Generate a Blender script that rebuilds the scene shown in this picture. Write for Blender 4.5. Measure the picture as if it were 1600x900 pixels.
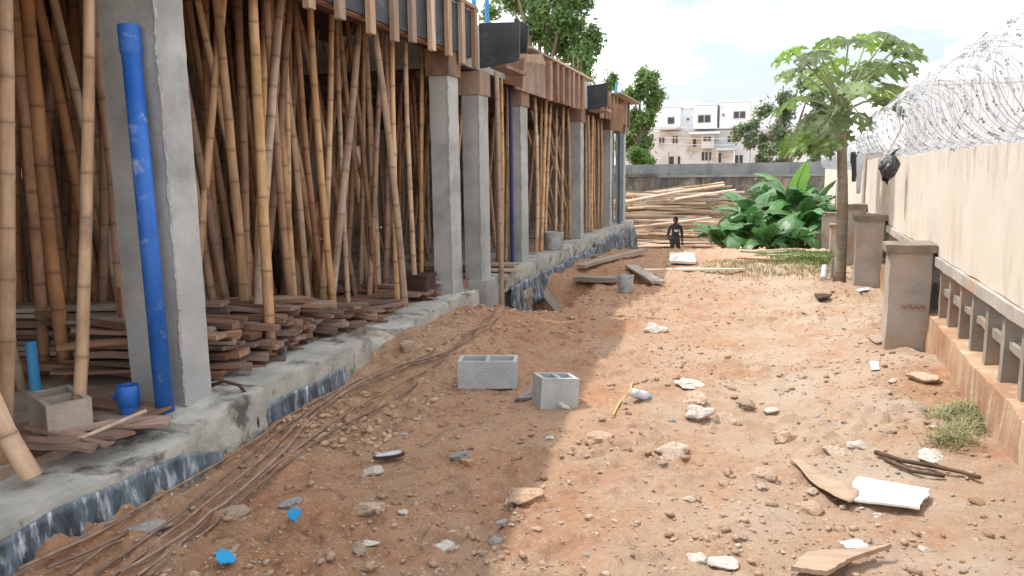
import bpy, bmesh, math, random
import numpy as np
from mathutils import Vector, Matrix, noise as mnoise

random.seed(7)
rng = np.random.default_rng(7)
scene = bpy.context.scene
for o in list(bpy.data.objects):
    bpy.data.objects.remove(o)
COL = scene.collection
R = math.radians

# ------------------------------------------------------------------ camera
CAM = Vector((0, 0, 1.7))
F = 1200.0
YAW, PITCH, ROLL = R(17.4), math.atan(182 / F), R(0.8)
fw = Vector((-math.sin(YAW) * math.cos(PITCH), math.cos(YAW) * math.cos(PITCH), -math.sin(PITCH)))
rt0 = Vector((math.cos(YAW), math.sin(YAW), 0))
up0 = rt0.cross(fw)
rt = rt0 * math.cos(ROLL) - up0 * math.sin(ROLL)
up = up0 * math.cos(ROLL) + rt0 * math.sin(ROLL)
cd = bpy.data.cameras.new('camera')
cam = bpy.data.objects.new('camera', cd)
COL.objects.link(cam)
cd.sensor_width = 36
cd.lens = 36 * F / 1600
cd.clip_start = 0.05
cd.clip_end = 3000
M3 = Matrix((rt, up, -fw)).transposed()
cam.matrix_world = Matrix.Translation(CAM) @ M3.to_4x4()
scene.camera = cam

# ------------------------------------------------------------------ sky, sun, exposure
SUN = Vector((-1.0, 0.22, 1.92)).normalized()      # towards the sun
elev = math.asin(SUN.z)
world = bpy.data.worlds.new('World')
scene.world = world
world.use_nodes = True
nt = world.node_tree
nt.nodes.clear()
wout = nt.nodes.new('ShaderNodeOutputWorld')
bg = nt.nodes.new('ShaderNodeBackground')
sky = nt.nodes.new('ShaderNodeTexSky')
sky.sky_type = 'NISHITA'
sky.sun_disc = False
sky.sun_elevation = elev
sky.sun_rotation = math.atan2(SUN.x, SUN.y)
sky.dust_density = 3.0
sky.air_density = 1.0
tc = nt.nodes.new('ShaderNodeTexCoord')
mp = nt.nodes.new('ShaderNodeMapping')
mp.inputs['Scale'].default_value = (1.3, 1.3, 3.2)
cn = nt.nodes.new('ShaderNodeTexNoise')
cn.inputs['Scale'].default_value = 1.9
cn.inputs['Detail'].default_value = 6
cn.inputs['Roughness'].default_value = 0.55
cr = nt.nodes.new('ShaderNodeValToRGB')
cr.color_ramp.elements[0].position = 0.42
cr.color_ramp.elements[0].color = (0.16, 0.16, 0.16, 1)
cr.color_ramp.elements[1].position = 0.60
cr.color_ramp.elements[1].color = (1, 1, 1, 1)
mx = nt.nodes.new('ShaderNodeMix')
mx.data_type = 'RGBA'
nt.links.new(tc.outputs['Generated'], mp.inputs['Vector'])
nt.links.new(mp.outputs['Vector'], cn.inputs['Vector'])
nt.links.new(cn.outputs['Fac'], cr.inputs['Fac'])
nt.links.new(cr.outputs['Color'], mx.inputs['Factor'])
nt.links.new(sky.outputs['Color'], mx.inputs['A'])
mx.inputs['B'].default_value = (13.0, 13.1, 13.2, 1)     # thin bright cloud
nt.links.new(mx.outputs['Result'], bg.inputs['Color'])
bg.inputs['Strength'].default_value = 0.15
nt.links.new(bg.outputs['Background'], wout.inputs['Surface'])

sd = bpy.data.lights.new('sun', 'SUN')
sd.energy = 3.0
sd.angle = R(0.9)
sd.color = (1.0, 0.96, 0.90)
sun = bpy.data.objects.new('sun', sd)
COL.objects.link(sun)
sun.rotation_euler = SUN.to_track_quat('Z', 'Y').to_euler()
sun.location = (-20, 8, 35)

vs = scene.view_settings
vs.view_transform = 'Standard'
vs.look = 'None'
vs.gamma = 1
vs.use_curve_mapping = False
vs.exposure = 0.36

# ------------------------------------------------------------------ helpers
def ray(px, py):
    return (fw + rt * ((px - 800) / F) - up * ((py - 450) / F))

def on_z(px, py, z):
    d = ray(px, py)
    return CAM + d * ((z - CAM.z) / d.z)

def on_x(px, py, X):
    d = ray(px, py)
    return CAM + d * ((X - CAM.x) / d.x)

def on_y(px, py, Y):
    d = ray(px, py)
    return CAM + d * ((Y - CAM.y) / d.y)

def lattice(ix, iy, seed):
    h = (ix.astype(np.int64) * 374761393 + iy.astype(np.int64) * 668265263 + seed * 974634777) & 0x7fffffff
    h = ((h ^ (h >> 13)) * 1274126177) & 0x7fffffff
    h = (h ^ (h >> 16)) & 0xffff
    return h / 65535.0

def vnoise(x, y, seed=0):
    x = np.asarray(x, float); y = np.asarray(y, float)
    ix = np.floor(x).astype(np.int64); iy = np.floor(y).astype(np.int64)
    fx = x - ix; fy = y - iy
    fx = fx * fx * (3 - 2 * fx); fy = fy * fy * (3 - 2 * fy)
    a = lattice(ix, iy, seed); b = lattice(ix + 1, iy, seed)
    c = lattice(ix, iy + 1, seed); d = lattice(ix + 1, iy + 1, seed)
    return (a * (1 - fx) + b * fx) * (1 - fy) + (c * (1 - fx) + d * fx) * fy

def sstep(a, b, x):
    t = np.clip((np.asarray(x, float) - a) / (b - a), 0, 1)
    return t * t * (3 - 2 * t)

def wallx(Y):                       # front face of the boundary wall on the right
    return 1.41 + (Y - 4.81) * 0.0488

def gbase(X, Y):
    X = np.asarray(X, float); Y = np.asarray(Y, float)
    z = np.zeros(np.broadcast(X, Y).shape)
    z = z + 0.06 * sstep(-2.4, -3.0, X) * sstep(11, 11.6, Y) * sstep(15, 13, Y)
    z = z + 0.03 * sstep(-2.4, -2.95, X) * sstep(8.6, 7, Y)
    z = z + 0.16 * sstep(0.2, 1.4, X) * sstep(11, 6, Y)
    z = z - 0.06 * sstep(13, 17, Y)
    z = z - 1.45 * sstep(17.0, 27, Y) - 0.5 * sstep(27, 45, Y)
    z = z - 0.28 * sstep(16, 21, Y) * sstep(-1.0, -2.6, X)
    # trench beside the second block
    z = z - 0.42 * sstep(-2.15, -2.5, X) * sstep(8.9, 9.5, Y) * sstep(11.5, 10.9, Y)
    z = z - 0.42 * np.exp(-(((X + 2.1) / .55) ** 2 + ((Y - 12.1) / .45) ** 2) ** 2)
    # spoil heap along the plinth of the first block
    z = z + 0.15 * sstep(-2.0, -2.75, X) * sstep(5.2, 6.4, Y) * sstep(9.0, 7.9, Y)
    return z

def gfull(X, Y):
    X = np.asarray(X, float); Y = np.asarray(Y, float)
    z = gbase(X, Y)
    near = sstep(60, 25, Y)
    z = z + near * (0.10 * (vnoise(X * .8, Y * .8, 1) - .5) + 0.055 * (vnoise(X * 2.3, Y * 2.3, 2) - .5))
    z = z + near * 0.050 * (vnoise(X * 6, Y * 6, 3) - .5)
    n4 = vnoise(X * 14, Y * 14, 4)
    cl = sstep(.35, .75, vnoise(X * 1.7 + 9, Y * 1.7, 8))
    z = z + near * (0.055 * np.maximum(n4 - .5, 0) * (0.4 + 1.6 * cl) + .014 * (vnoise(X * 30, Y * 30, 5) - .5) * (.5 + cl))
    z = z + near * .009 * (vnoise(X * 55, Y * 62, 6) - .5)
    return z

def gz(x, y):
    return float(gfull(np.array([x]), np.array([y]))[0])

TS = 0.5 * 1.004 ** np.arange(1400)
def on_g(px, py):
    d = ray(px, py)
    hit = CAM.z + d.z * TS < gbase(CAM.x + d.x * TS, CAM.y + d.y * TS)
    t = float(TS[np.argmax(hit)]) if hit.any() else 120.0
    for _ in range(4):
        p = CAM + d * t
        e = p.z - gz(p.x, p.y)
        t += e / max(-d.z, .05) * .7
    p = CAM + d * t
    return Vector((p.x, p.y, gz(p.x, p.y)))

def link(o, parent=None):
    COL.objects.link(o)
    if parent:
        o.parent = parent
    return o

def tag(o, label, cat, group=None, kind=None):
    if label: o['label'] = label
    if cat: o['category'] = cat
    if group: o['group'] = group
    if kind: o['kind'] = kind
    return o

def empty(name, loc, label, cat, group=None, rz=0):
    o = bpy.data.objects.new(name, None)
    o.empty_display_size = .1
    o.location = loc
    o.rotation_euler = (0, 0, rz)
    link(o)
    return tag(o, label, cat, group)

def mesh(name, verts, faces, m=None, smooth=False):
    me = bpy.data.meshes.new(name)
    me.from_pydata([tuple(v) for v in verts], [], faces)
    if m: me.materials.append(m)
    if smooth:
        me.polygons.foreach_set('use_smooth', [True] * len(me.polygons))
    me.update()
    return me

def obj(name, me, parent=None, loc=None):
    o = bpy.data.objects.new(name, me)
    if loc is not None: o.location = loc
    return link(o, parent)

class MB:
    """collects shapes for ONE mesh"""
    def __init__(s): s.v = []; s.f = []
    def add(s, v, f):
        n = len(s.v); s.v += [tuple(p) for p in v]; s.f += [tuple(i + n for i in q) for q in f]
    def box(s, x0, x1, y0, y1, z0, z1):
        v = [(x0, y0, z0), (x1, y0, z0), (x1, y1, z0), (x0, y1, z0), (x0, y0, z1), (x1, y0, z1), (x1, y1, z1), (x0, y1, z1)]
        s.add(v, [(0, 3, 2, 1), (4, 5, 6, 7), (0, 1, 5, 4), (1, 2, 6, 5), (2, 3, 7, 6), (3, 0, 4, 7)])
        return s
    def tube(s, pts, rad, n=8, cap=True):
        pts = [Vector(p) for p in pts]
        rs = rad if isinstance(rad, (list, tuple)) else [rad] * len(pts)
        vv = []; ff = []
        prev = None
        for i, p in enumerate(pts):
            t = (pts[min(i + 1, len(pts) - 1)] - pts[max(i - 1, 0)])
            if t.length < 1e-9: t = Vector((0, 0, 1))
            t.normalize()
            if prev is None:
                a = t.cross(Vector((0, 0, 1)))
                if a.length < .05: a = t.cross(Vector((1, 0, 0)))
            else:
                a = prev - t * prev.dot(t)
            a.normalize(); prev = a
            b = t.cross(a)
            for k in range(n):
                an = 2 * math.pi * k / n
                vv.append(p + (a * math.cos(an) + b * math.sin(an)) * rs[i])
        for i in range(len(pts) - 1):
            for k in range(n):
                ff.append((i * n + k, i * n + (k + 1) % n, (i + 1) * n + (k + 1) % n, (i + 1) * n + k))
        if cap:
            ff.append(tuple(reversed(range(n)))); ff.append(tuple(range((len(pts) - 1) * n, len(pts) * n)))
        s.add(vv, ff)
        return s
    def build(s, name, m, parent=None, loc=None, smooth=False, bevel=0):
        me = mesh(name, s.v, s.f, m, smooth)
        o = obj(name, me, parent, loc)
        if bevel:
            b = o.modifiers.new('bevel', 'BEVEL'); b.width = bevel; b.segments = 2; b.limit_method = 'ANGLE'
        return o

def rough_box(x0, x1, y0, y1, z0, z1, step, amp, seed, edge=1.0):
    """a box with subdivided, uneven faces (cast concrete, stone)"""
    bm = bmesh.new()
    nx, ny, nz = [max(1, int(round(d / step))) for d in (x1 - x0, y1 - y0, z1 - z0)]
    cache = {}
    def V(i, j, k):
        if (i, j, k) not in cache:
            cache[i, j, k] = bm.verts.new((x0 + (x1 - x0) * i / nx, y0 + (y1 - y0) * j / ny, z0 + (z1 - z0) * k / nz))
        return cache[i, j, k]
    for i in range(nx):
        for j in range(ny):
            bm.faces.new((V(i, j, 0), V(i, j + 1, 0), V(i + 1, j + 1, 0), V(i + 1, j, 0)))
            bm.faces.new((V(i, j, nz), V(i + 1, j, nz), V(i + 1, j + 1, nz), V(i, j + 1, nz)))
        for k in range(nz):
            bm.faces.new((V(i, 0, k), V(i + 1, 0, k), V(i + 1, 0, k + 1), V(i, 0, k + 1)))
            bm.faces.new((V(i, ny, k), V(i, ny, k + 1), V(i + 1, ny, k + 1), V(i + 1, ny, k)))
    for j in range(ny):
        for k in range(nz):
            bm.faces.new((V(0, j, k), V(0, j, k + 1), V(0, j + 1, k + 1), V(0, j + 1, k)))
            bm.faces.new((V(nx, j, k), V(nx, j + 1, k), V(nx, j + 1, k + 1), V(nx, j, k + 1)))
    for (i, j, k), v in cache.items():
        on = (i in (0, nx)) + (j in (0, ny)) + (k in (0, nz))
        p = Vector(v.co)
        d = mnoise.noise_vector(p * 3.1 + Vector((seed, 0, 0))) * .6 + mnoise.noise_vector(p * 11 + Vector((0, seed, 0))) * .4
        v.co += d * amp * (edge if on > 1 else 1)
        if on > 1:
            c = Vector(((x0 + x1) / 2, (y0 + y1) / 2, (z0 + z1) / 2))
            pull = Vector((-1 if i == nx else (1 if i == 0 else 0), -1 if j == ny else (1 if j == 0 else 0), -1 if k == nz else (1 if k == 0 else 0)))
            v.co += pull * amp * .6 * edge * (.15 + .85 * abs(mnoise.noise(p * 9 + Vector((seed, seed, 0)))))
    me = bpy.data.meshes.new('rough'); bm.to_mesh(me); bm.free()
    me.set_sharp_from_angle(angle=R(38))
    return me

# ------------------------------------------------------------------ materials
def mat(name, c1, c2=None, scale=4.0, rough=.85, bump=.0, bscale=30.0, rnd=0.0, stretch=None, detail=5, metal=0, spec=.3,
        lo=.35, hi=.65, coords='Object', c3=None, s3=1.2, lo3=.5, hi3=.7, transl=0, stretch3=None):
    m = bpy.data.materials.new(name)
    m.use_nodes = True
    t = m.node_tree; N = t.nodes; L = t.links
    bs = N['Principled BSDF']
    bs.inputs['Roughness'].default_value = rough
    bs.inputs['Metallic'].default_value = metal
    bs.inputs['Specular IOR Level'].default_value = spec
    c2 = c2 or c1
    tcn = N.new('ShaderNodeTexCoord')
    src = tcn.outputs[coords]
    if coords == 'World':
        pass
    oi = N.new('ShaderNodeObjectInfo')
    off = N.new('ShaderNodeVectorMath'); off.operation = 'ADD'
    sc = N.new('ShaderNodeVectorMath'); sc.operation = 'SCALE'
    sc.inputs['Scale'].default_value = 17.0
    cmb = N.new('ShaderNodeCombineXYZ')
    for i in range(3): L.new(oi.outputs['Random'], cmb.inputs[i])
    L.new(cmb.outputs[0], sc.inputs[0])
    L.new(src, off.inputs[0]); L.new(sc.outputs[0], off.inputs[1])
    vec = off.outputs[0]
    def mapped(st):
        if not st: return vec
        mpn = N.new('ShaderNodeMapping'); mpn.inputs['Scale'].default_value = st
        L.new(vec, mpn.inputs['Vector']); return mpn.outputs[0]
    nz = N.new('ShaderNodeTexNoise')
    nz.inputs['Scale'].default_value = scale; nz.inputs['Detail'].default_value = detail; nz.inputs['Roughness'].default_value = .6
    L.new(mapped(stretch), nz.inputs['Vector'])
    mr = N.new('ShaderNodeMapRange'); mr.inputs['From Min'].default_value = lo; mr.inputs['From Max'].default_value = hi
    L.new(nz.outputs['Fac'], mr.inputs['Value'])
    mix = N.new('ShaderNodeMix'); mix.data_type = 'RGBA'
    mix.inputs['A'].default_value = (*c1, 1); mix.inputs['B'].default_value = (*c2, 1)
    L.new(mr.outputs[0], mix.inputs['Factor'])
    col = mix.outputs['Result']
    if c3:
        n3 = N.new('ShaderNodeTexNoise'); n3.inputs['Scale'].default_value = s3; n3.inputs['Detail'].default_value = 7; n3.inputs['Roughness'].default_value = .65
        L.new(mapped(stretch3), n3.inputs['Vector'])
        m3 = N.new('ShaderNodeMapRange'); m3.inputs['From Min'].default_value = lo3; m3.inputs['From Max'].default_value = hi3
        L.new(n3.outputs['Fac'], m3.inputs['Value'])
        x3 = N.new('ShaderNodeMix'); x3.data_type = 'RGBA'; x3.inputs['B'].default_value = (*c3, 1)
        L.new(m3.outputs[0], x3.inputs['Factor']); L.new(col, x3.inputs['A']); col = x3.outputs['Result']
    if rnd:
        hv = N.new('ShaderNodeHueSaturation')
        m4 = N.new('ShaderNodeMapRange'); m4.inputs['To Min'].default_value = 1 - rnd; m4.inputs['To Max'].default_value = 1 + rnd
        L.new(oi.outputs['Random'], m4.inputs['Value']); L.new(m4.outputs[0], hv.inputs['Value'])
        ms = N.new('ShaderNodeMath'); ms.operation = 'MULTIPLY'; ms.inputs[1].default_value = 7.31
        mf = N.new('ShaderNodeMath'); mf.operation = 'FRACT'
        L.new(oi.outputs['Random'], ms.inputs[0]); L.new(ms.outputs[0], mf.inputs[0])
        m5 = N.new('ShaderNodeMapRange'); m5.inputs['To Min'].default_value = 1 - rnd * .7; m5.inputs['To Max'].default_value = 1 + rnd * .5
        L.new(mf.outputs[0], m5.inputs['Value']); L.new(m5.outputs[0], hv.inputs['Saturation'])
        L.new(col, hv.inputs['Color']); col = hv.outputs['Color']
    L.new(col, bs.inputs['Base Color'])
    if bump:
        bn = N.new('ShaderNodeTexNoise'); bn.inputs['Scale'].default_value = bscale; bn.inputs['Detail'].default_value = 6; bn.inputs['Roughness'].default_value = .65
        L.new(mapped(stretch), bn.inputs['Vector'])
        bp = N.new('ShaderNodeBump'); bp.inputs['Strength'].default_value = bump; bp.inputs['Distance'].default_value = .02
        L.new(bn.outputs['Fac'], bp.inputs['Height']); L.new(bp.outputs[0], bs.inputs['Normal'])
    if transl:
        tr = N.new('ShaderNodeBsdfTranslucent'); L.new(col, tr.inputs['Color'])
        ad = N.new('ShaderNodeMixShader'); ad.inputs[0].default_value = transl
        L.new(bs.outputs[0], ad.inputs[1]); L.new(tr.outputs[0], ad.inputs[2])
        L.new(ad.outputs[0], N['Material Output'].inputs['Surface'])
    return m

M = {}
M['concrete'] = mat('concrete', (.36, .37, .36), (.47, .475, .46), scale=2.2, rough=.9, bump=.35, bscale=40, c3=(.25, .25, .235), s3=1.6, lo3=.50, hi3=.70)
def board_marks(m):
    t = m.node_tree; N = t.nodes; L = t.links; bs = N['Principled BSDF']
    tcn = N.new('ShaderNodeTexCoord'); w = N.new('ShaderNodeTexWave'); w.bands_direction = 'Z'; w.inputs['Scale'].default_value = .62
    w.inputs['Distortion'].default_value = 1.2; w.inputs['Detail'].default_value = 4; w.inputs['Detail Scale'].default_value = 4
    L.new(tcn.outputs['Object'], w.inputs['Vector'])
    r = N.new('ShaderNodeMapRange'); r.inputs['From Min'].default_value = 0; r.inputs['From Max'].default_value = .10; r.inputs['To Min'].default_value = .10; r.inputs['To Max'].default_value = 0
    L.new(w.outputs['Fac'], r.inputs['Value'])
    src = bs.inputs['Base Color'].links[0].from_socket
    x = N.new('ShaderNodeMix'); x.data_type = 'RGBA'; x.inputs['B'].default_value = (.20, .19, .175, 1)
    L.new(r.outputs[0], x.inputs['Factor']); L.new(src, x.inputs['A'])
    v = N.new('ShaderNodeTexVoronoi'); v.inputs['Scale'].default_value = 34; L.new(tcn.outputs['Object'], v.inputs['Vector'])
    r2 = N.new('ShaderNodeMapRange'); r2.inputs['From Min'].default_value = .07; r2.inputs['From Max'].default_value = .12; r2.inputs['To Min'].default_value = .6; r2.inputs['To Max'].default_value = 0
    L.new(v.outputs['Distance'], r2.inputs['Value'])
    y = N.new('ShaderNodeMix'); y.data_type = 'RGBA'; y.inputs['B'].default_value = (.16, .155, .145, 1)
    L.new(r2.outputs[0], y.inputs['Factor']); L.new(x.outputs['Result'], y.inputs['A']); L.new(y.outputs['Result'], bs.inputs['Base Color'])
board_marks(M['concrete'])
M['concrete_edge'] = mat('concrete_edge', (.40, .41, .40), (.55, .55, .53), scale=20, rough=.95, bump=1, bscale=60)
M['plinth'] = mat('plinth_concrete', (.33, .325, .29), (.52, .50, .44), scale=3.5, rough=.95, bump=.6, bscale=30, c3=(.13, .12, .11), s3=3.4, lo3=.54, hi3=.64)
M['slab'] = mat('dusty_slab', (.32, .27, .22), (.45, .41, .36), scale=3, rough=.95, bump=.5, c3=(.30, .17, .11), s3=1.6, lo3=.45, hi3=.62)
M['block'] = mat('sandcrete', (.40, .43, .43), (.52, .55, .55), scale=6, rough=.95, bump=.7, bscale=70)
M['block_tan'] = mat('dusty_sandcrete', (.36, .30, .24), (.48, .42, .35), scale=6, rough=.95, bump=.7, bscale=70)
M['ply'] = mat('brown_ply', (.23, .14, .095), (.34, .22, .155), scale=3, rough=.85, bump=.3, rnd=.35, stretch=(2, 2, .5), c3=(.14, .085, .06), s3=2.5)
M['batten'] = mat('sawn_batten', (.33, .22, .145), (.47, .34, .24), scale=5, rough=.85, bump=.25, rnd=.35, stretch=(4, 4, .4))
M['black_ply'] = mat('black_film_ply', (.028, .030, .034), (.055, .058, .064), scale=3, rough=.5, bump=.05, rnd=.25, c3=(.13, .14, .15), s3=2.2, lo3=.58, hi3=.78)
M['plank'] = mat('red_brown_plank', (.20, .115, .08), (.33, .205, .145), scale=3, rough=.85, bump=.3, rnd=.4, stretch=(.5, 6, 6), c3=(.42, .32, .24), s3=2, lo3=.6, hi3=.8)
M['plank_grey'] = mat('grey_brown_plank', (.27, .215, .165), (.42, .35, .28), scale=3, rough=.9, bump=.3, rnd=.3, stretch=(.5, 6, 6))
M['pale_timber'] = mat('pale_timber', (.58, .45, .33), (.74, .60, .46), scale=3, rough=.85, bump=.2, rnd=.35, stretch=(.4, 6, 6))
M['blue'] = mat('blue_pvc', (.012, .10, .42), (.03, .15, .50), scale=3, rough=.5, spec=.4, c3=(.30, .36, .48), s3=9, lo3=.58, hi3=.72)
M['bluegrey'] = mat('grey_blue_pvc', (.10, .15, .21), (.15, .21, .28), scale=3, rough=.6)
M['blue2'] = mat('light_blue_pvc', (.03, .22, .46), (.05, .28, .52), scale=3, rough=.5, spec=.5)
M['steel'] = mat('rusty_rod', (.20, .125, .085), (.34, .24, .18), scale=14, rough=.75, metal=.2, rnd=.2)
M['sheet'] = mat('black_polythene', (.03, .04, .055), (.16, .21, .26), scale=3.5, rough=.28, spec=.6, bump=.8, bscale=14, stretch=(3, 3, .8),
                 c3=(.50, .56, .60), s3=6, lo3=.53, hi3=.66, stretch3=(2.5, 2.5, .6))
M['wall'] = mat('cream_render', (.63, .565, .475), (.71, .655, .57), scale=1.4, rough=.92, bump=.12, bscale=18, c3=(.47, .40, .32), s3=2.2, lo3=.54, hi3=.80, stretch3=(1.6, 1.6, .6))
M['wallbase'] = mat('earth_stained_base', (.36, .20, .115), (.50, .34, .22), scale=2.2, rough=.95, bump=.5, bscale=20, c3=(.58, .46, .34), s3=2.4, lo3=.50, hi3=.68, stretch3=(4, 4, .5))
M['pillar'] = mat('weathered_pillar', (.34, .325, .30), (.50, .47, .43), scale=2.4, rough=.95, bump=.5, bscale=25, c3=(.45, .30, .20), s3=2.2, lo3=.48, hi3=.7)
M['post'] = mat('stained_post', (.24, .22, .20), (.40, .36, .31), scale=3, rough=.95, bump=.5, c3=(.42, .27, .17), s3=2.5, lo3=.48, hi3=.66)
M['pillarcap'] = mat('mossy_cap', (.17, .15, .12), (.32, .26, .2), scale=5, rough=.95, bump=.6, c3=(.45, .27, .18), s3=3, lo3=.55, hi3=.7)
M['oldwall'] = mat('mould_stained_wall', (.07, .068, .062), (.20, .19, .17), scale=2.0, rough=.95, bump=.3, stretch=(2, 2, .5), c3=(.38, .34, .29), s3=1.1, lo3=.52, hi3=.7)
M['oldwall2'] = mat('grey_band', (.20, .21, .21), (.30, .31, .30), scale=1.5, rough=.95)
M['wire'] = mat('galvanised_wire', (.42, .44, .46), (.60, .62, .64), scale=6, rough=.5, metal=.5)
M['barb'] = mat('razor_barb', (.26, .27, .28), (.48, .49, .51), scale=20, rough=.45, metal=.6)
M['bag'] = mat('black_plastic_bag', (.012, .012, .016), (.03, .03, .038), scale=6, rough=.32, spec=.6, bump=.5, bscale=25)
M['bucket'] = mat('grey_bucket', (.36, .40, .40), (.55, .58, .57), scale=6, rough=.7, c3=(.22, .23, .22), s3=8, lo3=.5, hi3=.65)
M['dark'] = mat('dark_rust_soffit_shade', (.05, .028, .025), (.09, .05, .04), scale=6, rough=.7)  # rust, and interior shade painted on soffits and edge beam
M['white'] = mat('white_board', (.78, .78, .76), (.84, .84, .82), scale=3, rough=.75, c3=(.55, .48, .42), s3=9, lo3=.62, hi3=.72)
M['card'] = mat('brown_husk', (.33, .235, .165), (.44, .33, .24), scale=4, rough=.8, stretch=(.6, 5, 5))
M['bark_dark'] = mat('dark_stick', (.07, .045, .03), (.14, .09, .06), scale=8, rough=.9)
M['bluescrap'] = mat('blue_scrap', (.02, .26, .55), (.03, .35, .65), scale=5, rough=.5)
M['clear'] = mat('crushed_plastic', (.50, .54, .60), (.66, .69, .74), scale=20, rough=.3, spec=.6, bump=.5)
M['bottleblue'] = mat('bottle_label', (.10, .2, .5), (.6, .66, .76), scale=14, rough=.35)
M['yellow'] = mat('yellow_strip', (.62, .42, .15), (.70, .50, .2), scale=8, rough=.6)
M['stone'] = mat('stone', (.40, .30, .22), (.60, .49, .38), scale=9, rough=.95, bump=.6, bscale=40, rnd=.25)
M['stone_red'] = mat('clod', (.42, .26, .16), (.62, .45, .32), scale=9, rough=1, bump=.7, bscale=40, rnd=.25)
M['stone_white'] = mat('pale_stone', (.42, .36, .30), (.66, .62, .56), scale=7, rough=.9, bump=.4, rnd=.12)
M['stone_grey'] = mat('grey_stone', (.30, .29, .28), (.42, .40, .38), scale=9, rough=.95, bump=.5, rnd=.25)
M['house'] = mat('white_render', (.76, .81, .85), (.82, .87, .90), scale=.6, rough=.9, c3=(.62, .61, .58), s3=.5, lo3=.55, hi3=.8)
M['house2'] = mat('bare_render', (.55, .59, .61), (.68, .72, .74), scale=.5, rough=.95, c3=(.40, .37, .33), s3=.9, lo3=.5, hi3=.7)
M['pane'] = mat('dark_pane', (.03, .035, .04), (.05, .055, .06), scale=1, rough=.2, spec=.6)
M['frame'] = mat('white_frame', (.6, .6, .58), rough=.7)
M['paleblock'] = mat('pale_block', (.74, .75, .75), (.80, .81, .81), scale=.4, rough=.9)
M['papleaf'] = mat('papaya_leaf', (.12, .21, .05), (.25, .35, .11), scale=3, rough=.5, rnd=.45, transl=.42)
M['papstalk'] = mat('papaya_stalk', (.25, .33, .16), (.36, .42, .22), scale=4, rough=.6)
M['paptrunk'] = mat('papaya_trunk', (.25, .21, .16), (.37, .31, .24), scale=5, rough=.9, bump=.5, stretch=(1, 1, 4), c3=(.22, .2, .13), s3=3)
M['banleaf'] = mat('banana_leaf', (.05, .15, .05), (.11, .26, .08), scale=2, rough=.42, rnd=.25, spec=.45, transl=.25)
M['banleaf2'] = mat('young_banana_leaf', (.16, .34, .06), (.22, .42, .09), scale=2, rough=.42, transl=.35)
M['banstem'] = mat('banana_stem', (.10, .09, .05), (.22, .2, .11), scale=4, rough=.8, stretch=(3, 3, .4))
M['banvein'] = mat('banana_midrib', (.22, .34, .12), rough=.6)
M['leafA'] = mat('leaf_mid', (.09, .19, .06), (.24, .36, .13), scale=.9, rough=.55, transl=.3, lo=.3, hi=.7)
M['leafB'] = mat('leaf_fresh', (.07, .17, .03), (.15, .27, .06), scale=.9, rough=.55, transl=.3, lo=.3, hi=.7)
M['leafC'] = mat('leaf_grey', (.12, .19, .10), (.25, .33, .18), scale=.9, rough=.6, transl=.25, lo=.3, hi=.7)
M['bark'] = mat('bark', (.16, .12, .09), (.28, .22, .17), scale=4, rough=.95, bump=.5, stretch=(2, 2, .5))
M['grass'] = mat('grass', (.12, .20, .05), (.26, .34, .12), scale=2, rough=.6, transl=.3)
M['drygrass'] = mat('dry_grass', (.42, .39, .22), (.28, .30, .15), scale=5, rough=.8, transl=.2)
M['cloth'] = mat('dark_clothes', (.022, .024, .032), (.05, .052, .065), scale=8, rough=.9)
M['skin'] = mat('dark_skin', (.07, .038, .025), (.09, .05, .033), scale=8, rough=.6)
M['hair'] = mat('black_hair', (.008, .007, .007), rough=.8)
M['print'] = mat('shirt_print', (.45, .47, .48), rough=.8)
M['cement'] = mat('spilt_cement', (.62, .58, .50), (.74, .70, .62), scale=2, rough=.9)
M['redpaint'] = mat('red_scrawl', (.30, .11, .07), (.36, .17, .11), scale=20, rough=.8)
M['cable'] = mat('black_cable', (.05, .05, .05), rough=.6)

def bamboo_mat():
    m = mat('bamboo', (.43, .265, .15), (.60, .41, .255), scale=3, rough=.6, rnd=.32, stretch=(4, 4, .8), spec=.35, c3=(.25, .16, .10), s3=2.4, lo3=.50, hi3=.72)
    t = m.node_tree; N = t.nodes; L = t.links
    bs = N['Principled BSDF']
    at = N.new('ShaderNodeAttribute'); at.attribute_name = 'nodemark'
    lk = bs.inputs['Base Color'].links[0].from_socket
    mx2 = N.new('ShaderNodeMix'); mx2.data_type = 'RGBA'; mx2.inputs['B'].default_value = (.13, .075, .04, 1)
    L.new(at.outputs['Fac'], mx2.inputs['Factor']); L.new(lk, mx2.inputs['A']); L.new(mx2.outputs['Result'], bs.inputs['Base Color'])
    return m
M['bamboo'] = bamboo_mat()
M['bamboo_shaded'] = bamboo_mat()  # darker copy of the bamboo, interior shade put into its colour
for n_ in M['bamboo_shaded'].node_tree.nodes:
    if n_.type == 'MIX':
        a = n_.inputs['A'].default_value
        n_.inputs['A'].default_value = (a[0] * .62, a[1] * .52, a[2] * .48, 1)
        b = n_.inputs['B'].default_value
        n_.inputs['B'].default_value = (b[0] * .62, b[1] * .52, b[2] * .48, 1)

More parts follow.
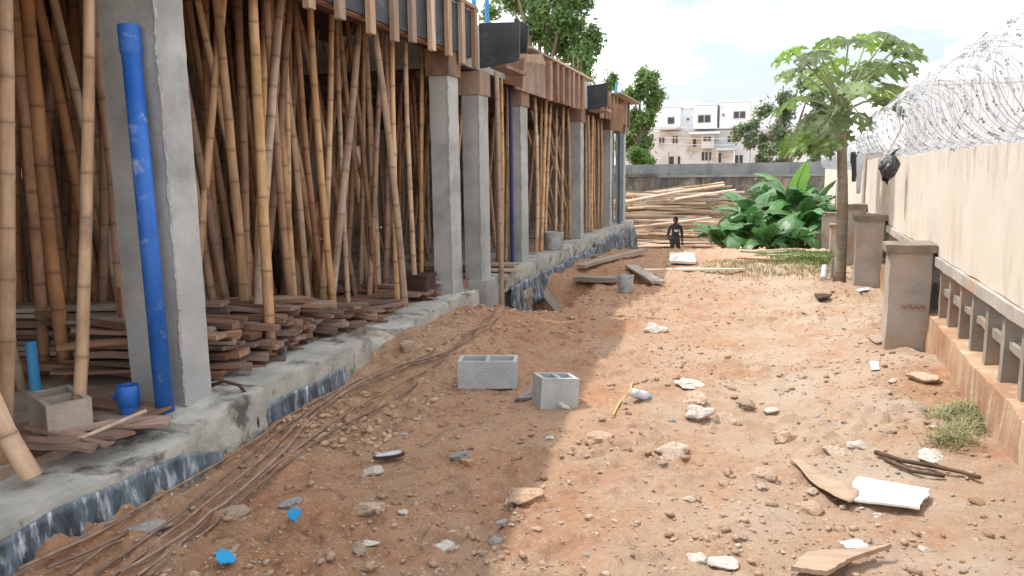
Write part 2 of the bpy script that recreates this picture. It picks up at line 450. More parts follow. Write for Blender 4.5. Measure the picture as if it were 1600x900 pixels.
def soil_mat():
    m = bpy.data.materials.new('red_earth'); m.use_nodes = True
    t = m.node_tree; N = t.nodes; L = t.links
    bs = N['Principled BSDF']; bs.inputs['Roughness'].default_value = 1; bs.inputs['Specular IOR Level'].default_value = .1
    g = N.new('ShaderNodeNewGeometry')
    def nse(s, d=6, r=.6):
        n = N.new('ShaderNodeTexNoise'); n.inputs['Scale'].default_value = s; n.inputs['Detail'].default_value = d; n.inputs['Roughness'].default_value = r
        L.new(g.outputs['Position'], n.inputs['Vector']); return n.outputs['Fac']
    def rng_(v, a, b):
        r = N.new('ShaderNodeMapRange'); r.inputs['From Min'].default_value = a; r.inputs['From Max'].default_value = b
        L.new(v, r.inputs['Value']); return r.outputs[0]
    def mixc(f, a, b):
        x = N.new('ShaderNodeMix'); x.data_type = 'RGBA'
        if isinstance(f, float): x.inputs['Factor'].default_value = f
        else: L.new(f, x.inputs['Factor'])
        for k, c in (('A', a), ('B', b)):
            if isinstance(c, tuple): x.inputs[k].default_value = (*c, 1)
            else: L.new(c, x.inputs[k])
        return x.outputs['Result']
    base = mixc(rng_(nse(.55, 5), .40, .62), (.48, .235, .125), (.53, .335, .215))      # red laterite and sandy patches
    base = mixc(rng_(nse(2.3, 6, .7), .42, .68), base, (.47, .31, .195))
    base = mixc(rng_(nse(9, 6, .7), .52, .70), base, (.30, .14, .075))
    base = mixc(rng_(nse(38, 4, .7), .56, .68), base, (.60, .47, .34))
    base = mixc(rng_(nse(75, 3, .7), .60, .70), base, (.18, .09, .055))
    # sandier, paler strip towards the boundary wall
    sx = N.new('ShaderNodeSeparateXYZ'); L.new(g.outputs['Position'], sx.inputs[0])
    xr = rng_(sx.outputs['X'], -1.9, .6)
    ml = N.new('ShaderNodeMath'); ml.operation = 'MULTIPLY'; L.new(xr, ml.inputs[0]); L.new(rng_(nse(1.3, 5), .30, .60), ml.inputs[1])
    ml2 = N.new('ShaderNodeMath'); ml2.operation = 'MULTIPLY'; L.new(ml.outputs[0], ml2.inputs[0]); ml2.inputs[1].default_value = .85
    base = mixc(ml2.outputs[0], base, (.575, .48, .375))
    L.new(base, bs.inputs['Base Color'])
    b1 = N.new('ShaderNodeBump'); b1.inputs['Strength'].default_value = .9; b1.inputs['Distance'].default_value = .035
    L.new(nse(26, 8, .75), b1.inputs['Height'])
    b2 = N.new('ShaderNodeBump'); b2.inputs['Strength'].default_value = .6; b2.inputs['Distance'].default_value = .01
    L.new(nse(110, 4, .7), b2.inputs['Height']); L.new(b1.outputs[0], b2.inputs['Normal'])
    L.new(b2.outputs[0], bs.inputs['Normal'])
    return m
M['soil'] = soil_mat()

# ------------------------------------------------------------------ ground
def axis(parts):
    out = []
    for a, b, st in parts:
        out += list(np.arange(a, b, st))
    out.append(parts[-1][1])
    return np.array(out)

gx = axis([(-600, -100, 50), (-100, -20, 8), (-20, -4.2, .8), (-4.2, -3.3, .12), (-3.3, 2.2, .024), (2.2, 4, .1), (4, 20, .8), (20, 100, 8), (100, 600, 50)])
gy = axis([(-60, -4, 8), (-4, 1.6, .25), (1.6, 7.5, .024), (7.5, 12, .04), (12, 20, .08), (20, 40, .3), (40, 100, 4), (100, 900, 50)])
GX, GY = np.meshgrid(gx, gy)
GZ = gfull(GX, GY)
nX, nY = len(gx), len(gy)
ii, jj = np.meshgrid(np.arange(nX - 1), np.arange(nY - 1))
b_ = (jj * nX + ii).ravel()
quads = np.stack([b_, b_ + 1, b_ + nX + 1, b_ + nX], 1)
me = bpy.data.meshes.new('ground')
co = np.stack([GX.ravel(), GY.ravel(), GZ.ravel()], 1)
me.vertices.add(len(co)); me.vertices.foreach_set('co', co.ravel())
me.loops.add(quads.size); me.loops.foreach_set('vertex_index', quads.ravel())
me.polygons.add(len(quads)); me.polygons.foreach_set('loop_start', np.arange(0, quads.size, 4)); me.polygons.foreach_set('loop_total', np.full(len(quads), 4))
me.update(calc_edges=True); me.validate()
me.polygons.foreach_set('use_smooth', [True] * len(me.polygons))
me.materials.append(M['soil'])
tag(obj('ground', me), 'bumpy red laterite earth of the passage strewn with rubble', None, kind='structure')

# ------------------------------------------------------------------ the two unfinished building blocks
FX = -3.25          # street face of the columns
Z1, Z2 = 0.30, 0.35 # floor levels
ZB, ZT = 3.05, 3.55 # beam soffit and top
ZS = ZB + .29        # slab soffit of the nearer block, above the edge beam's

near_b = empty('building_frame', (FX, 4, 0), 'nearer unfinished concrete building block, its soffit propped by bamboo', 'building')
far_b = empty('building_frame', (FX, 15, 0), 'farther unfinished concrete building block with higher floor, beyond the twin columns', 'building')

def child_mesh(name, me, m, parent, smooth=False):
    me.materials.clear(); me.materials.append(m)
    if smooth: me.polygons.foreach_set('use_smooth', [True] * len(me.polygons))
    o = obj(name, me, parent)
    o.matrix_parent_inverse = Matrix.Translation(parent.location).inverted()
    return o

def put(mb, name, m, parent, bevel=0, smooth=False):
    o = mb.build(name, m, parent, bevel=bevel, smooth=smooth)
    o.matrix_parent_inverse = Matrix.Translation(parent.location).inverted()
    return o

# floors, plinths
put(MB().box(-9.6, -3.42, -9, 8.62, -.5, Z1), 'floor_slab', M['slab'], near_b)
put(MB().box(-9.6, -3.42, 8.66, 20.9, -.7, Z2), 'floor_slab', M['slab'], far_b)
child_mesh('plinth', rough_box(-3.5, -2.96, -1.5, 3.46, -.6, Z1 - .05, .06, .018, 3), M['plinth'], near_b, True)
child_mesh('column_footing', rough_box(-3.75, -3.02, 3.47, 4.22, -.6, Z1 + .012, .04, .05, 5), M['plinth'], near_b, True)
child_mesh('plinth', rough_box(-3.5, -3.07, 4.23, 5.75, -.6, Z1 + .012, .06, .014, 8), M['plinth'], near_b, True)
child_mesh('broken_plinth', rough_box(-3.5, -3.10, 5.80, 6.25, -.6, Z1 - .05, .05, .07, 12), M['plinth'], near_b, True)
child_mesh('plinth', rough_box(-3.5, -3.06, 6.27, 6.95, -.6, Z1 - .01, .05, .035, 15), M['plinth'], near_b, True)
child_mesh('plinth', rough_box(-3.5, -3.10, 6.97, 8.6, -.6, Z1 + .01, .06, .03, 18), M['plinth'], near_b, True)
child_mesh('plinth', rough_box(-3.5, -3.06, 9.5, 14.9, Z2 - .22, Z2 + .012, .08, .014, 23), M['plinth'], far_b, True)
child_mesh('plinth', rough_box(-3.5, -3.06, 14.92, 20.9, Z2 - .22, Z2 + .012, .08, .014, 26), M['plinth'], far_b, True)
put(MB().box(-3.6, -3.14, 9.5, 20.85, -1.2, Z2 - .2), 'foundation_wall', M['plinth'], far_b)

def column(parent, x0, x1, y0, y1, z0, z1, seed, head=0):
    o = child_mesh('column', rough_box(x0, x1, y0, y1, z0, z1, .07, .006, seed), M['concrete'], parent, True)
    # ragged mortar fin left by the shutter joint, on the outer front corner
    mb = MB(); pts = []; rs = []
    z = z0 + .02
    while z < z1 - .02:
        w = mnoise.noise(Vector((seed * 3.7, 0, z * 9))) + .6 * mnoise.noise(Vector((seed, 5, z * 31)))
        pts.append((x1 - .008 + .010 * w, y0 - .001 + .003 * w, z)); rs.append(.006 + .012 * abs(w))
        z += .022
    mb.tube(pts, rs, 5)
    f = mb.build('mortar_fin', M['concrete_edge'], o)
    f.matrix_parent_inverse = o.matrix_world.inverted() if False else Matrix.Identity(4)
    if head:
        put(MB().box(x0 - .03, x1 + .025, y0 - .03, y1 + .03, z1 - head, z1), 'head_form', M['ply'], parent, bevel=.004)
    return o

column(near_b, -3.66, FX, 3.72, 3.95, Z1, ZB + .01, 2)
column(near_b, -3.48, FX, 8.12, 8.42, Z1, ZB + .01, 4, head=.30)
for (y0, y1, w, sd_) in ((9.12, 9.46, .23, 6), (10.92, 11.26, .22, 7), (15.0, 15.28, .25, 8), (18.3, 18.6, .22, 9), (20.3, 20.6, .22, 10)):
    column(far_b, FX - w, FX, y0, y1, Z2 if sd_ > 6 else .1, 2.92, sd_, head=.28)
child_mesh('column_footing', rough_box(-3.52, -3.16, 9.06, 9.54, -.6, .34, .06, .02, 31), M['concrete'], far_b, True)
child_mesh('column_footing', rough_box(-3.5, -3.16, 8.06, 8.5, -.5, .13, .06, .02, 33), M['plinth'], near_b, True)
for k in range(4):
    put(MB().box(-3.85 + .02 * k, -3.20 - .03 * k, 8.02 + .01 * k, 8.26 - .02 * k, .205 + .028 * k, .228 + .028 * k), 'packing_board', M['plank_grey'], near_b)

# roof slabs with boarded soffit; soffit and edge beam coloured dark for shade
put(MB().box(-9.6, -3.3, -9, 8.75, ZS + .05, ZT), 'roof_slab', M['concrete'], near_b)
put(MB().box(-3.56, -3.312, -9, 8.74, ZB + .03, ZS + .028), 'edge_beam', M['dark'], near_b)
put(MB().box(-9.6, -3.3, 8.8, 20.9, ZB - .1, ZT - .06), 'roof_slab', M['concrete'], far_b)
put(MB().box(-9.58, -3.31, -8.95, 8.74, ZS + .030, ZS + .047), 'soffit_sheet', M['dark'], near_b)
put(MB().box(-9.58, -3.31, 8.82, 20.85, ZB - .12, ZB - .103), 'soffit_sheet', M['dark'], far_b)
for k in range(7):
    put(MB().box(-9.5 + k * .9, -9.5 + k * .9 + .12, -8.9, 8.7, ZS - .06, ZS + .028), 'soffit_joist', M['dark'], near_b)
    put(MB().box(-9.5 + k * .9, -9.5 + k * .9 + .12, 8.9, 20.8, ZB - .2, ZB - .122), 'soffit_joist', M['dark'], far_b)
# block wall at the back, with gaps that let daylight in
def back_wall(parent, y0, y1, holes, z0):
    cur = y0
    for (h0, h1, b0, b1) in holes:
        put(MB().box(-9.75, -9.6, cur, h0 - .003, z0, ZT - .1), 'back_wall', M['block_tan'], parent)
        put(MB().box(-9.75, -9.6, h0, h1, z0, b0), 'back_wall', M['block_tan'], parent)
        put(MB().box(-9.75, -9.6, h0, h1, b1, ZT - .1), 'back_wall', M['block_tan'], parent)
        cur = h1 + .003
    put(MB().box(-9.75, -9.6, cur, y1, z0, ZT - .1), 'back_wall', M['block_tan'], parent)
back_wall(near_b, -9, 8.7, [(6.6, 6.75, 1.5, 2.4), (7.1, 7.5, 1.6, 2.3), (8.0, 8.2, 1.7, 2.4)], Z1)
back_wall(far_b, 8.8, 20.9, [(9.2, 9.5, 1.6, 2.5), (11.9, 12.15, 1.0, 2.2), (14.2, 14.6, 1.9, 2.6), (17.5, 17.9, 1.2, 2.4)], Z2)
put(MB().box(-9.6, -3.6, 20.75, 20.88, Z2, ZB - .11), 'back_wall', M['block_tan'], far_b)

# ------------------------------------------------------------------ formwork of the edge beams
fw1 = empty('beam_formwork', (-3.2, 5, ZB), 'black film-faced beam formwork with timber battens along the nearer block', 'formwork')
batt = [on_x(px, py, -3.15).y for px, py in ((487, 18), (535, 30), (583, 50), (620, 65), (648, 73), (678, 90), (704, 95), (725, 105), (745, 118))]
batt = [batt[0] - .55 * k for k in range(8, 0, -1)] + batt
for i, y in enumerate(batt):
    lo_ = ZB - .10 - .07 * random.random()
    put(MB().box(-3.195, -3.145 + .004 * random.random(), y - .05, y + .05, lo_, ZT + .02), 'batten', M['batten'], fw1, bevel=.004)
    if i + 1 < len(batt):
        y2 = batt[i + 1]
        put(MB().box(-3.225, -3.20, y + .002, y2 - .002, ZB - .02, ZT + .005), 'panel', M['black_ply'], fw1)
put(MB().box(-3.23, -3.14, batt[0], batt[-1] + .05, ZT + .022, ZT + .06), 'top_rail', M['batten'], fw1, bevel=.004)
# added upstand above the frame, shaped to set the building's shadow edge
mb = MB(); y0_, y1_ = -2.0, 7.2
mb.add([(-3.225, y0_, ZT + .062), (-3.16, y0_, ZT + .062), (-3.16, y1_, ZT + .062), (-3.225, y1_, ZT + .062), (-3.225, y0_, ZT + 1.25), (-3.16, y0_, ZT + 1.25), (-3.16, y1_, ZT + .09), (-3.225, y1_, ZT + .09)],
       [(0, 3, 2, 1), (4, 5, 6, 7), (0, 1, 5, 4), (1, 2, 6, 5), (2, 3, 7, 6), (3, 0, 4, 7)])
put(mb, 'added_shadow_panel', M['black_ply'], fw1)
put(MB().box(-3.31, -3.235, batt[0], batt[-1], ZB - .03, ZB + .02), 'soffit_board', M['ply'], fw1)

fw2 = empty('beam_formwork', (-3.2, 12, ZB), 'brown timber beam formwork with black end panels along the farther block', 'formwork')
# the black end panels that face the passage
def camera_panel(parent, corners, Y, th, m, name='end_panel'):
    pts = [on_y(px, py, Y) for px, py in corners]
    mb = MB(); v = pts + [p + Vector((0, th, 0)) for p in pts]
    mb.add(v, [(3, 2, 1, 0), (4, 5, 6, 7), (0, 1, 5, 4), (1, 2, 6, 5), (2, 3, 7, 6), (3, 0, 4, 7)])
    return put(mb, name, m, parent)
camera_panel(fw2, [(748, 36), (812, 34), (811, 95), (750, 107)], 9.05, .03, M['black_ply'])
camera_panel(fw2, [(803, 28), (826, 40), (823, 82), (806, 84)], 9.35, .03, M['black_ply'])
put(MB().box(-3.19, -2.74, 9.09, 9.13, 2.99, 3.05), 'bearer', M['batten'], fw2)
put(MB().box(-3.19, -2.98, 9.4, 10.3, 2.98, 3.02), 'soffit_board', M['ply'], fw2)
camera_panel(fw2, [(777, 106), (819, 90), (816, 138), (782, 128)], 10.35, .025, M['ply'], 'box_board')
camera_panel(fw2, [(806, 86), (846, 84), (852, 101), (818, 96)], 10.6, .025, M['batten'], 'box_board')
o = put(MB().box(-3.2, -3.02, 10.7, 12.0, 3.40, 3.43), 'deck_sheet', M['plank_grey'], fw2)
put(MB().box(-3.19, -3.165, 10.4, 12.1, 2.83, 3.38), 'side_board', M['ply'], fw2)
ys = [on_x(px, py, -3.15).y for px, py in ((857, 130), (868, 135), (877, 140), (886, 145), (893, 148), (901, 152), (908, 156))]
for i, y in enumerate(ys):
    put(MB().box(-3.165, -3.10, y - .07, y + .07, 2.80 + .05 * random.random(), 3.44), 'batten', M['ply'], fw2, bevel=.004)
    if i + 1 < len(ys):
        put(MB().box(-3.20, -3.17, y + .004, ys[i + 1] - .004, 2.84, 3.43), 'panel', M['ply'], fw2)
put(MB().box(-3.2, -3.08, 12.1, 15.5, 3.445, 3.48), 'top_rail', M['batten'], fw2)
camera_panel(fw2, [(917, 134), (950, 129), (949, 166), (918, 172)], 15.5, .03, M['black_ply'])
put(MB().box(-3.2, -2.85, 15.6, 16.2, 2.88, 2.92), 'soffit_board', M['ply'], fw2)
for k in range(9):
    y = 16.6 + k * .46
    put(MB().box(-3.165, -3.11, y - .07, y + .07, 2.78 + .07 * random.random(), 3.40), 'batten', M['ply'], fw2)
    if k < 8: put(MB().box(-3.20, -3.17, y + .004, y + .456, 2.84, 3.38), 'panel', M['ply'], fw2)
camera_panel(fw2, [(952, 160), (975, 164), (973, 205), (954, 203)], 17.6, .03, M['batten'], 'box_board')
put(MB().box(-3.25, -2.9, 17.7, 20.9, 3.41, 3.44), 'deck_sheet', M['plank_grey'], fw2)

# starter pipes and bars above the roof
def pipe(name, p0, p1, r, m, label, group=None, cat='pipe', n=12):
    p0 = Vector(p0); p1 = Vector(p1)
    o = MB().tube([Vector((0, 0, 0)), p1 - p0], r, n).build(name, m, None, p0, smooth=False)
    return tag(o, label, cat, group)
for i, px in enumerate((713, 718, 723, 728)):
    p = on_x(px, 25, -3.7); pipe('reinforcing_bar', (p.x, p.y, ZT - .05), (p.x + .01, p.y, ZT + .9), .010, M['blue2'], 'thin blue bar sticking up from the nearer roof beside the black panel', 'thin blue bars on the nearer roof', 'bar', 6)
for i, (px, r_, lb) in enumerate(((741, .03, 'left of two blue pipes rising from the roof behind the black panel'), (761, .032, 'right of two blue pipes rising from the roof behind the black panel'))):
    p = on_x(px, 25, -3.6); pipe('conduit_pipe', (p.x, p.y, ZT - .12), (p.x, p.y, ZT + .8), r_, M['blue2'], lb)
for i, px in enumerate((963, 972)):
    p = on_x(px, 155, -3.45); pipe('conduit_pipe', (p.x, p.y, ZT - .2), (p.x, p.y, ZT + .38 - .1 * i), .035, M['blue2'], ('left', 'right')[i] + ' of two short light blue pipes on the far roof end')
for px, py in ((903, 105), (908, 108), (896, 118)):
    p = on_x(px, py + 20, -3.5); pipe('reinforcing_bar', (p.x, p.y, ZT - .1), (p.x, p.y, ZT + .45), .009, M['steel'], 'thin steel bar standing on the roof of the farther block', 'steel bars on the farther roof', 'bar', 6)

# ------------------------------------------------------------------ bamboo props
def bamboo_mesh(seed, L=3.0, r=.05, m=None, n=9):
    rr = random.Random(seed)
    z = 0; lv = [(0, 1.0, 0)]
    z = rr.uniform(.08, .3)
    while z < L - .06:
        b = rr.uniform(1.05, 1.13)
        lv += [(z - .03, 1.0, 0), (z - .010, 1.03, .1), (z, b, .7), (z + .009, 1.02, .3), (z + .03, 1.0, 0)]
        z += rr.uniform(.22, .46)
    lv.append((L, 1.0, 0))
    a1, a2 = rr.uniform(-.05, .05), rr.uniform(-.05, .05)
    ph = rr.uniform(0, 6)
    verts = []; marks = []; faces = []
    kx = ky = 0; dx = dy = 0; pz = 0
    for z, k, mk in lv:
        kx += dx * (z - pz); ky += dy * (z - pz); pz = z
        if mk > .6:
            dx = rr.uniform(-.022, .022); dy = rr.uniform(-.022, .022)
        t = z / L
        bow = math.sin(math.pi * t)
        cx, cy = a1 * bow + kx, a2 * bow + ky
        taper = 1.08 - .2 * t
        for i in range(n):
            an = 2 * math.pi * i / n
            verts.append((cx + r * k * taper * math.cos(an), cy + r * k * taper * math.sin(an), z)); marks.append(mk)
    for j in range(len(lv) - 1):
        for i in range(n):
            faces.append((j * n + i, j * n + (i + 1) % n, (j + 1) * n + (i + 1) % n, (j + 1) * n + i))
    faces.append(tuple(reversed(range(n)))); faces.append(tuple(range((len(lv) - 1) * n, len(lv) * n)))
    me = mesh('bamboo', verts, faces, m or M['bamboo'], True)
    at = me.attributes.new('nodemark', 'FLOAT', 'POINT')
    at.data.foreach_set('value', marks)
    return me
BAM = [bamboo_mesh(100 + i) for i in range(12)]
BAM_SHADED = [bamboo_mesh(300 + i, m=M['bamboo_shaded'], n=8) for i in range(10)]

def pole(p0, p1, r, me, label, group, name='bamboo_prop', cat='bamboo pole', L=3.0):
    p0 = Vector(p0); d = Vector(p1) - p0
    r = r * .76
    o = bpy.data.objects.new(name, me)
    q = d.to_track_quat('Z', 'Y').to_matrix() @ Matrix.Rotation(random.uniform(0, 6.28), 3, 'Z')
    o.matrix_world = Matrix.Translation(p0) @ q.to_4x4() @ Matrix.Diagonal((r / .05, r / .05, d.length / L, 1))
    link(o)
    return tag(o, label, cat, group)

def front(xt, yt, xb, yb, X, zf, zt):
    a = on_x(xt, yt, X); b = on_x(xb, yb, X)
    d = (a - b) / (a.z - b.z)
    return b + d * (zf - b.z), b + d * (zt - b.z)

ORD = ['first', 'second', 'third', 'fourth', 'fifth', 'sixth', 'seventh', 'eighth', 'ninth', 'tenth', 'eleventh', 'twelfth', 'thirteenth', 'fourteenth', 'fifteenth', 'sixteenth', 'seventeenth', 'eighteenth']
# bay left of the near column
for (xt, yt, xb, yb, X, r_, lb) in (
        (2, 0, 6, 755, -3.52, .046, 'pale upright bamboo prop cut by the left edge of the picture'),
        (137, 0, 121, 700, -3.52, .043, 'pale upright bamboo prop standing alone left of the blue pipe column'),):
    a, b = front(xt, yt, xb, yb, X, Z1, ZB)
    pole(a, b, r_, random.choice(BAM), lb, 'bamboo props under the nearer block')
pole(on_z(50, 745, Z1), on_z(50, 745, Z1) + Vector((-.24, -.06, .74)), .058, bamboo_mesh(905, .8), 'short thick bamboo stub leaning left on the slab edge', 'bamboo props under the nearer block', name='bamboo_stub', L=.8)
bay0b = [(48, 0, 98, 520, -4.6, .06), (20, 30, 62, 470, -5.0, .05), (72, 80, 160, 520, -4.9, .05), (112, 0, 112, 520, -5.4, .055),
         (150, 110, 190, 520, -4.4, .045), (160, 0, 158, 520, -4.8, .047), (88, 60, 60, 500, -5.6, .05), (30, 0, 30, 520, -6.0, .05), (178, 150, 170, 520, -5.2, .042)]
bay0b.sort(key=lambda q: q[2])
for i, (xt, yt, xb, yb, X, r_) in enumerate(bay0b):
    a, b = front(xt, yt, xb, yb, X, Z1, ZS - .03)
    pole(a, b, r_, random.choice(BAM_SHADED), f'{ORD[i]} foot from the left among dark bamboo props behind the left plank stack', 'bamboo props under the nearer block')
bay1 = [(337, 0, 382, 505, -3.95, .050), (394, 0, 424, 560, -3.5, .052), (442, 0, 408, 440, -3.75, .050), (489, 17, 523, 499, -3.75, .043),
        (519, 23, 503, 480, -4.0, .040), (561, 37, 521, 431, -3.85, .050), (587, 50, 634, 495, -3.45, .047), (612, 65, 621, 484, -3.6, .038),
        (636, 70, 650, 480, -3.55, .038), (659, 78, 658, 440, -3.6, .036)]
bay1.sort(key=lambda q: q[2])
for i, (xt, yt, xb, yb, X, r_) in enumerate(bay1):
    a, b = front(xt, yt, xb, yb, X, Z1, ZB + .02 if X > -3.6 else ZS + .02)
    pole(a, b, r_, BAM[i % 12], f'{ORD[i]} foot from the blue pipe column among pale front bamboo props', 'bamboo props under the nearer block')
bay1b = [(322, 0, 345, 480, -4.4, .048), (312, 130, 372, 470, -4.8, .045), (385, 20, 478, 455, -5.0, .055), (440, 70, 503, 460, -4.9, .045), (470, 20, 522, 300, -4.7, .05),
         (420, 0, 415, 400, -5.8, .05), (455, 100, 458, 430, -5.6, .045), (540, 120, 545, 450, -5.0, .042), (566, 80, 574, 450, -4.6, .042), (577, 120, 592, 450, -4.8, .040),
         (597, 150, 555, 450, -5.3, .04), (545, 200, 612, 440, -5.0, .038), (627, 120, 600, 440, -4.6, .036), (643, 110, 662, 440, -4.3, .036), (355, 60, 352, 470, -5.4, .045),
         (505, 60, 470, 450, -5.6, .045), (372, 0, 330, 470, -5.9, .045), (668, 100, 640, 440, -4.8, .036)]
bay1b.sort(key=lambda q: q[2])
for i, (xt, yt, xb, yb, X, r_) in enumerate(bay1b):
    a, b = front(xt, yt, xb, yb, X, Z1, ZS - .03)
    pole(a, b, r_, (BAM_SHADED + BAM[:2])[i % 12], f'{ORD[i]} foot from the blue pipe column in the darker second row of bamboo', 'second row bamboo props of the nearer block')
BAMM = [bamboo_mesh(340 + i, m=M['bamboo'], n=8) for i in range(6)]
for i in range(80):
    y = random.uniform(4.6, 8.5); x = random.uniform(-5.9, -3.95)
    l1, l2 = random.gauss(0, .2), random.gauss(0, .40)
    pole((x, y, Z1), (x + l1, y + l2, ZS + .02), random.uniform(.034, .050), random.choice(BAMM + BAM_SHADED[:5]), 'brown bamboo prop in the crowded middle rows of the nearer block', 'middle row bamboo props of the nearer block')
for i in range(16):
    y = random.uniform(2.2, 3.9); x = random.uniform(-6.2, -4.3)
    l1, l2 = random.gauss(0, .2), random.gauss(0, .3)
    pole((x, y, Z1), (x + l1, y + l2, ZS + .02), random.uniform(.034, .050), random.choice(BAMM[:2] + BAM_SHADED), 'brown bamboo prop crowded behind the leftmost pale props', 'crowded props of the left bay')
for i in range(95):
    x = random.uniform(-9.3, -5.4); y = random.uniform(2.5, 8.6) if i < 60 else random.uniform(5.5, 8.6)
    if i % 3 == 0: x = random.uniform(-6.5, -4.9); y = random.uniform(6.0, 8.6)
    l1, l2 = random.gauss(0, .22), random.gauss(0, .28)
    pole((x, y, Z1), (x + l1, y + l2, ZS + .02), random.uniform(.034, .052), random.choice(BAM_SHADED), 'dark bamboo prop deep in the shade inside the nearer block', 'props deep inside the nearer block')
# farther block
bay2 = [(774, 118, 778, 420, -3.40, .040), (785, 110, 783, 425, -3.30, .036), (792, 120, 791, 390, -3.45, .034), (802, 140, 797, 388, -3.5, .040)]
for i, (xt, yt, xb, yb, X, r_) in enumerate(bay2):
    a, b = front(xt, yt, xb, yb, X, Z2, 2.95)
    pole(a, b, r_, BAM[(i * 5) % 12], f'{ORD[i]} pale bamboo prop right of the twin columns in the narrow bay', 'bamboo props under the farther block')
yy = on_x(784, 470, -2.98).y; a = Vector((-2.98, yy, gz(-2.98, yy) - .05))
pole(a, (-3.02, a.y + .04, 2.9), .043, BAM[7], 'long bamboo prop standing on the ground outside the slab in the narrow bay', 'bamboo props under the farther block')
bay3 = [(836, 150, 838, 385, -3.4, .04), (846, 152, 842, 385, -3.5, .038), (851, 158, 846, 385, -3.35, .04), (861, 160, 852, 380, -3.45, .035), (880, 168, 877, 370, -3.35, .042), (887, 168, 890, 365, -3.4, .04), (893, 172, 884, 365, -3.5, .036), (870, 162, 868, 372, -3.6, .036)]
bay3.sort(key=lambda q: q[2])
for i, (xt, yt, xb, yb, X, r_) in enumerate(bay3):
    a, b = front(xt, yt, xb, yb, X, Z2, 2.88)
    pole(a, b, r_, BAM[(i * 7 + 3) % 12], f'{ORD[i]} foot from the left among front bamboo props behind the mortar bucket bay', 'bamboo props under the farther block')
for i, (xt, yt, xb, yb) in enumerate(((858, 200, 890, 360), (866, 200, 898, 355), (850, 300, 870, 370), (860, 240, 884, 368), (852, 270, 876, 372), (874, 210, 840, 370))):
    a, b = front(xt, yt, xb, yb, -3.9, Z2, 2.8 if i != 5 else 2.7)
    pole(a, b, .036, BAM[(i * 3 + 1) % 12], 'slanting bamboo brace crossing behind the upright props beyond the twin columns', 'slanting bamboo braces')
bay4 = [916, 920, 925, 930, 934, 939, 943]
for i, px in enumerate(bay4):
    a, b = front(px + random.uniform(-2, 2), 178, px, 365, -3.45 + .05 * (i % 3), Z2, 2.86)
    pole(a, b, .04, BAM[(i * 5 + 2) % 12], f'{ORD[i]} from the left in the tight row of bamboo props near the far end', 'bamboo props under the farther block')
for i in range(75):
    x = random.uniform(-9.0, -3.8); y = random.uniform(8.9, 19.8)
    l1, l2 = random.gauss(0, .18), random.gauss(0, .22)
    pole((x, y, Z2), (x + l1, y + l2, 2.85), random.uniform(.034, .048), random.choice(BAM_SHADED + BAM[:4]), 'bamboo prop in the shade inside the farther block', 'props deep inside the farther block')

# ------------------------------------------------------------------ planks
def plank_mesh(L, w, t, seed, m):
    rr = random.Random(seed)
    n = 4; v = []; f = []
    for i in range(n + 1):
        x = L * (i / n - .5)
        b = .008 * rr.uniform(-1, 1); tw = .006 * rr.uniform(-1, 1)
        e = (.02 * rr.uniform(-1, 1), .02 * rr.uniform(-1, 1)) if i in (0, n) else (0, 0)
        for (sy, sz) in ((-1, 0), (1, 0), (1, 1), (-1, 1)):
            v.append((x + (e[0] if sy > 0 else e[1]), sy * w / 2, sz * t + b + tw * sy))
    for i in range(n):
        for k in range(4):
            f.append((i * 4 + k, (i + 1) * 4 + k, (i + 1) * 4 + (k + 1) % 4, i * 4 + (k + 1) % 4))
    f.append((0, 1, 2, 3)); f.append((n * 4 + 3, n * 4 + 2, n * 4 + 1, n * 4))
    return mesh('plank', v, f, m)
PL = [plank_mesh(random.uniform(.8, 1.5), random.uniform(.05, .13), random.choice([.022, .03, .045]), 40 + i, M['plank']) for i in range(12)]
PLG = [plank_mesh(random.uniform(.9, 1.6), random.uniform(.09, .2), .024, 70 + i, M['plank_grey']) for i in range(4)]

def plank(me, loc, rz, rx=0, ry=0, label='', group=None, name='plank', cat='plank'):
    o = obj(name, me, None, loc); o.rotation_euler = (rx, ry, rz)
    return tag(o, label, cat, group)

# heap in the bay beside the near column: ends stick out towards the passage
def heap(y0, y1, hfun, n, xe, zf, label, group):
    lay = 0; cnt = 0
    z = zf + .004
    while cnt < n and lay < 22:
        y = y0 + random.uniform(0, .1)
        while y < y1 and cnt < n:
            if z - zf < hfun(y):
                me_ = random.choice(PL + PLG[:2])
                L = max(v.co.x for v in me_.vertices)
                back = xe - random.uniform(0, .34) - .012 * lay
                rz = random.gauss(.15, .22)
                plank(me_, (back - L * math.cos(rz), y, z + random.uniform(0, .01)), rz, random.gauss(0, .06), random.gauss(0, .05), label, group)
                cnt += 1
            y += random.uniform(.12, .2)
        z += .040; lay += 1
heap(4.1, 8.05, lambda y: .42 - .34 * min(1, max(0, (y - 4.9) / 1.8)) + .06 * math.sin(y * 5), 150, -3.27, Z1,
     'reddish brown plank in the heap at the feet of the front bamboo props', 'plank heap between the near column and the twin columns')
# long stack behind the left bay
for lay in range(11):
    for k in range(2):
        me_ = plank_mesh(random.uniform(1.5, 2.1), .14, .032, 200 + lay * 2 + k, random.choice([M['plank'], M['plank'], M['plank_grey']]))
        plank(me_, (-4.75 + random.uniform(-.1, .1), 4.45 + .17 * k + random.uniform(-.03, .03), Z1 + .005 + lay * .041), random.gauss(0.28, .02), 0, 0,
              'long brown plank in the neat stack left of the blue pipe column', 'plank stack in the left bay')
p = on_z(193, 615, Z1)
o = plank(plank_mesh(.62, .05, .04, 777, M['plank']), (-4.28, 4.32, Z1 + .31), 0, 0, math.pi / 2, 'short upright timber stake against the end of the left plank stack', None, 'timber_stake', 'timber')
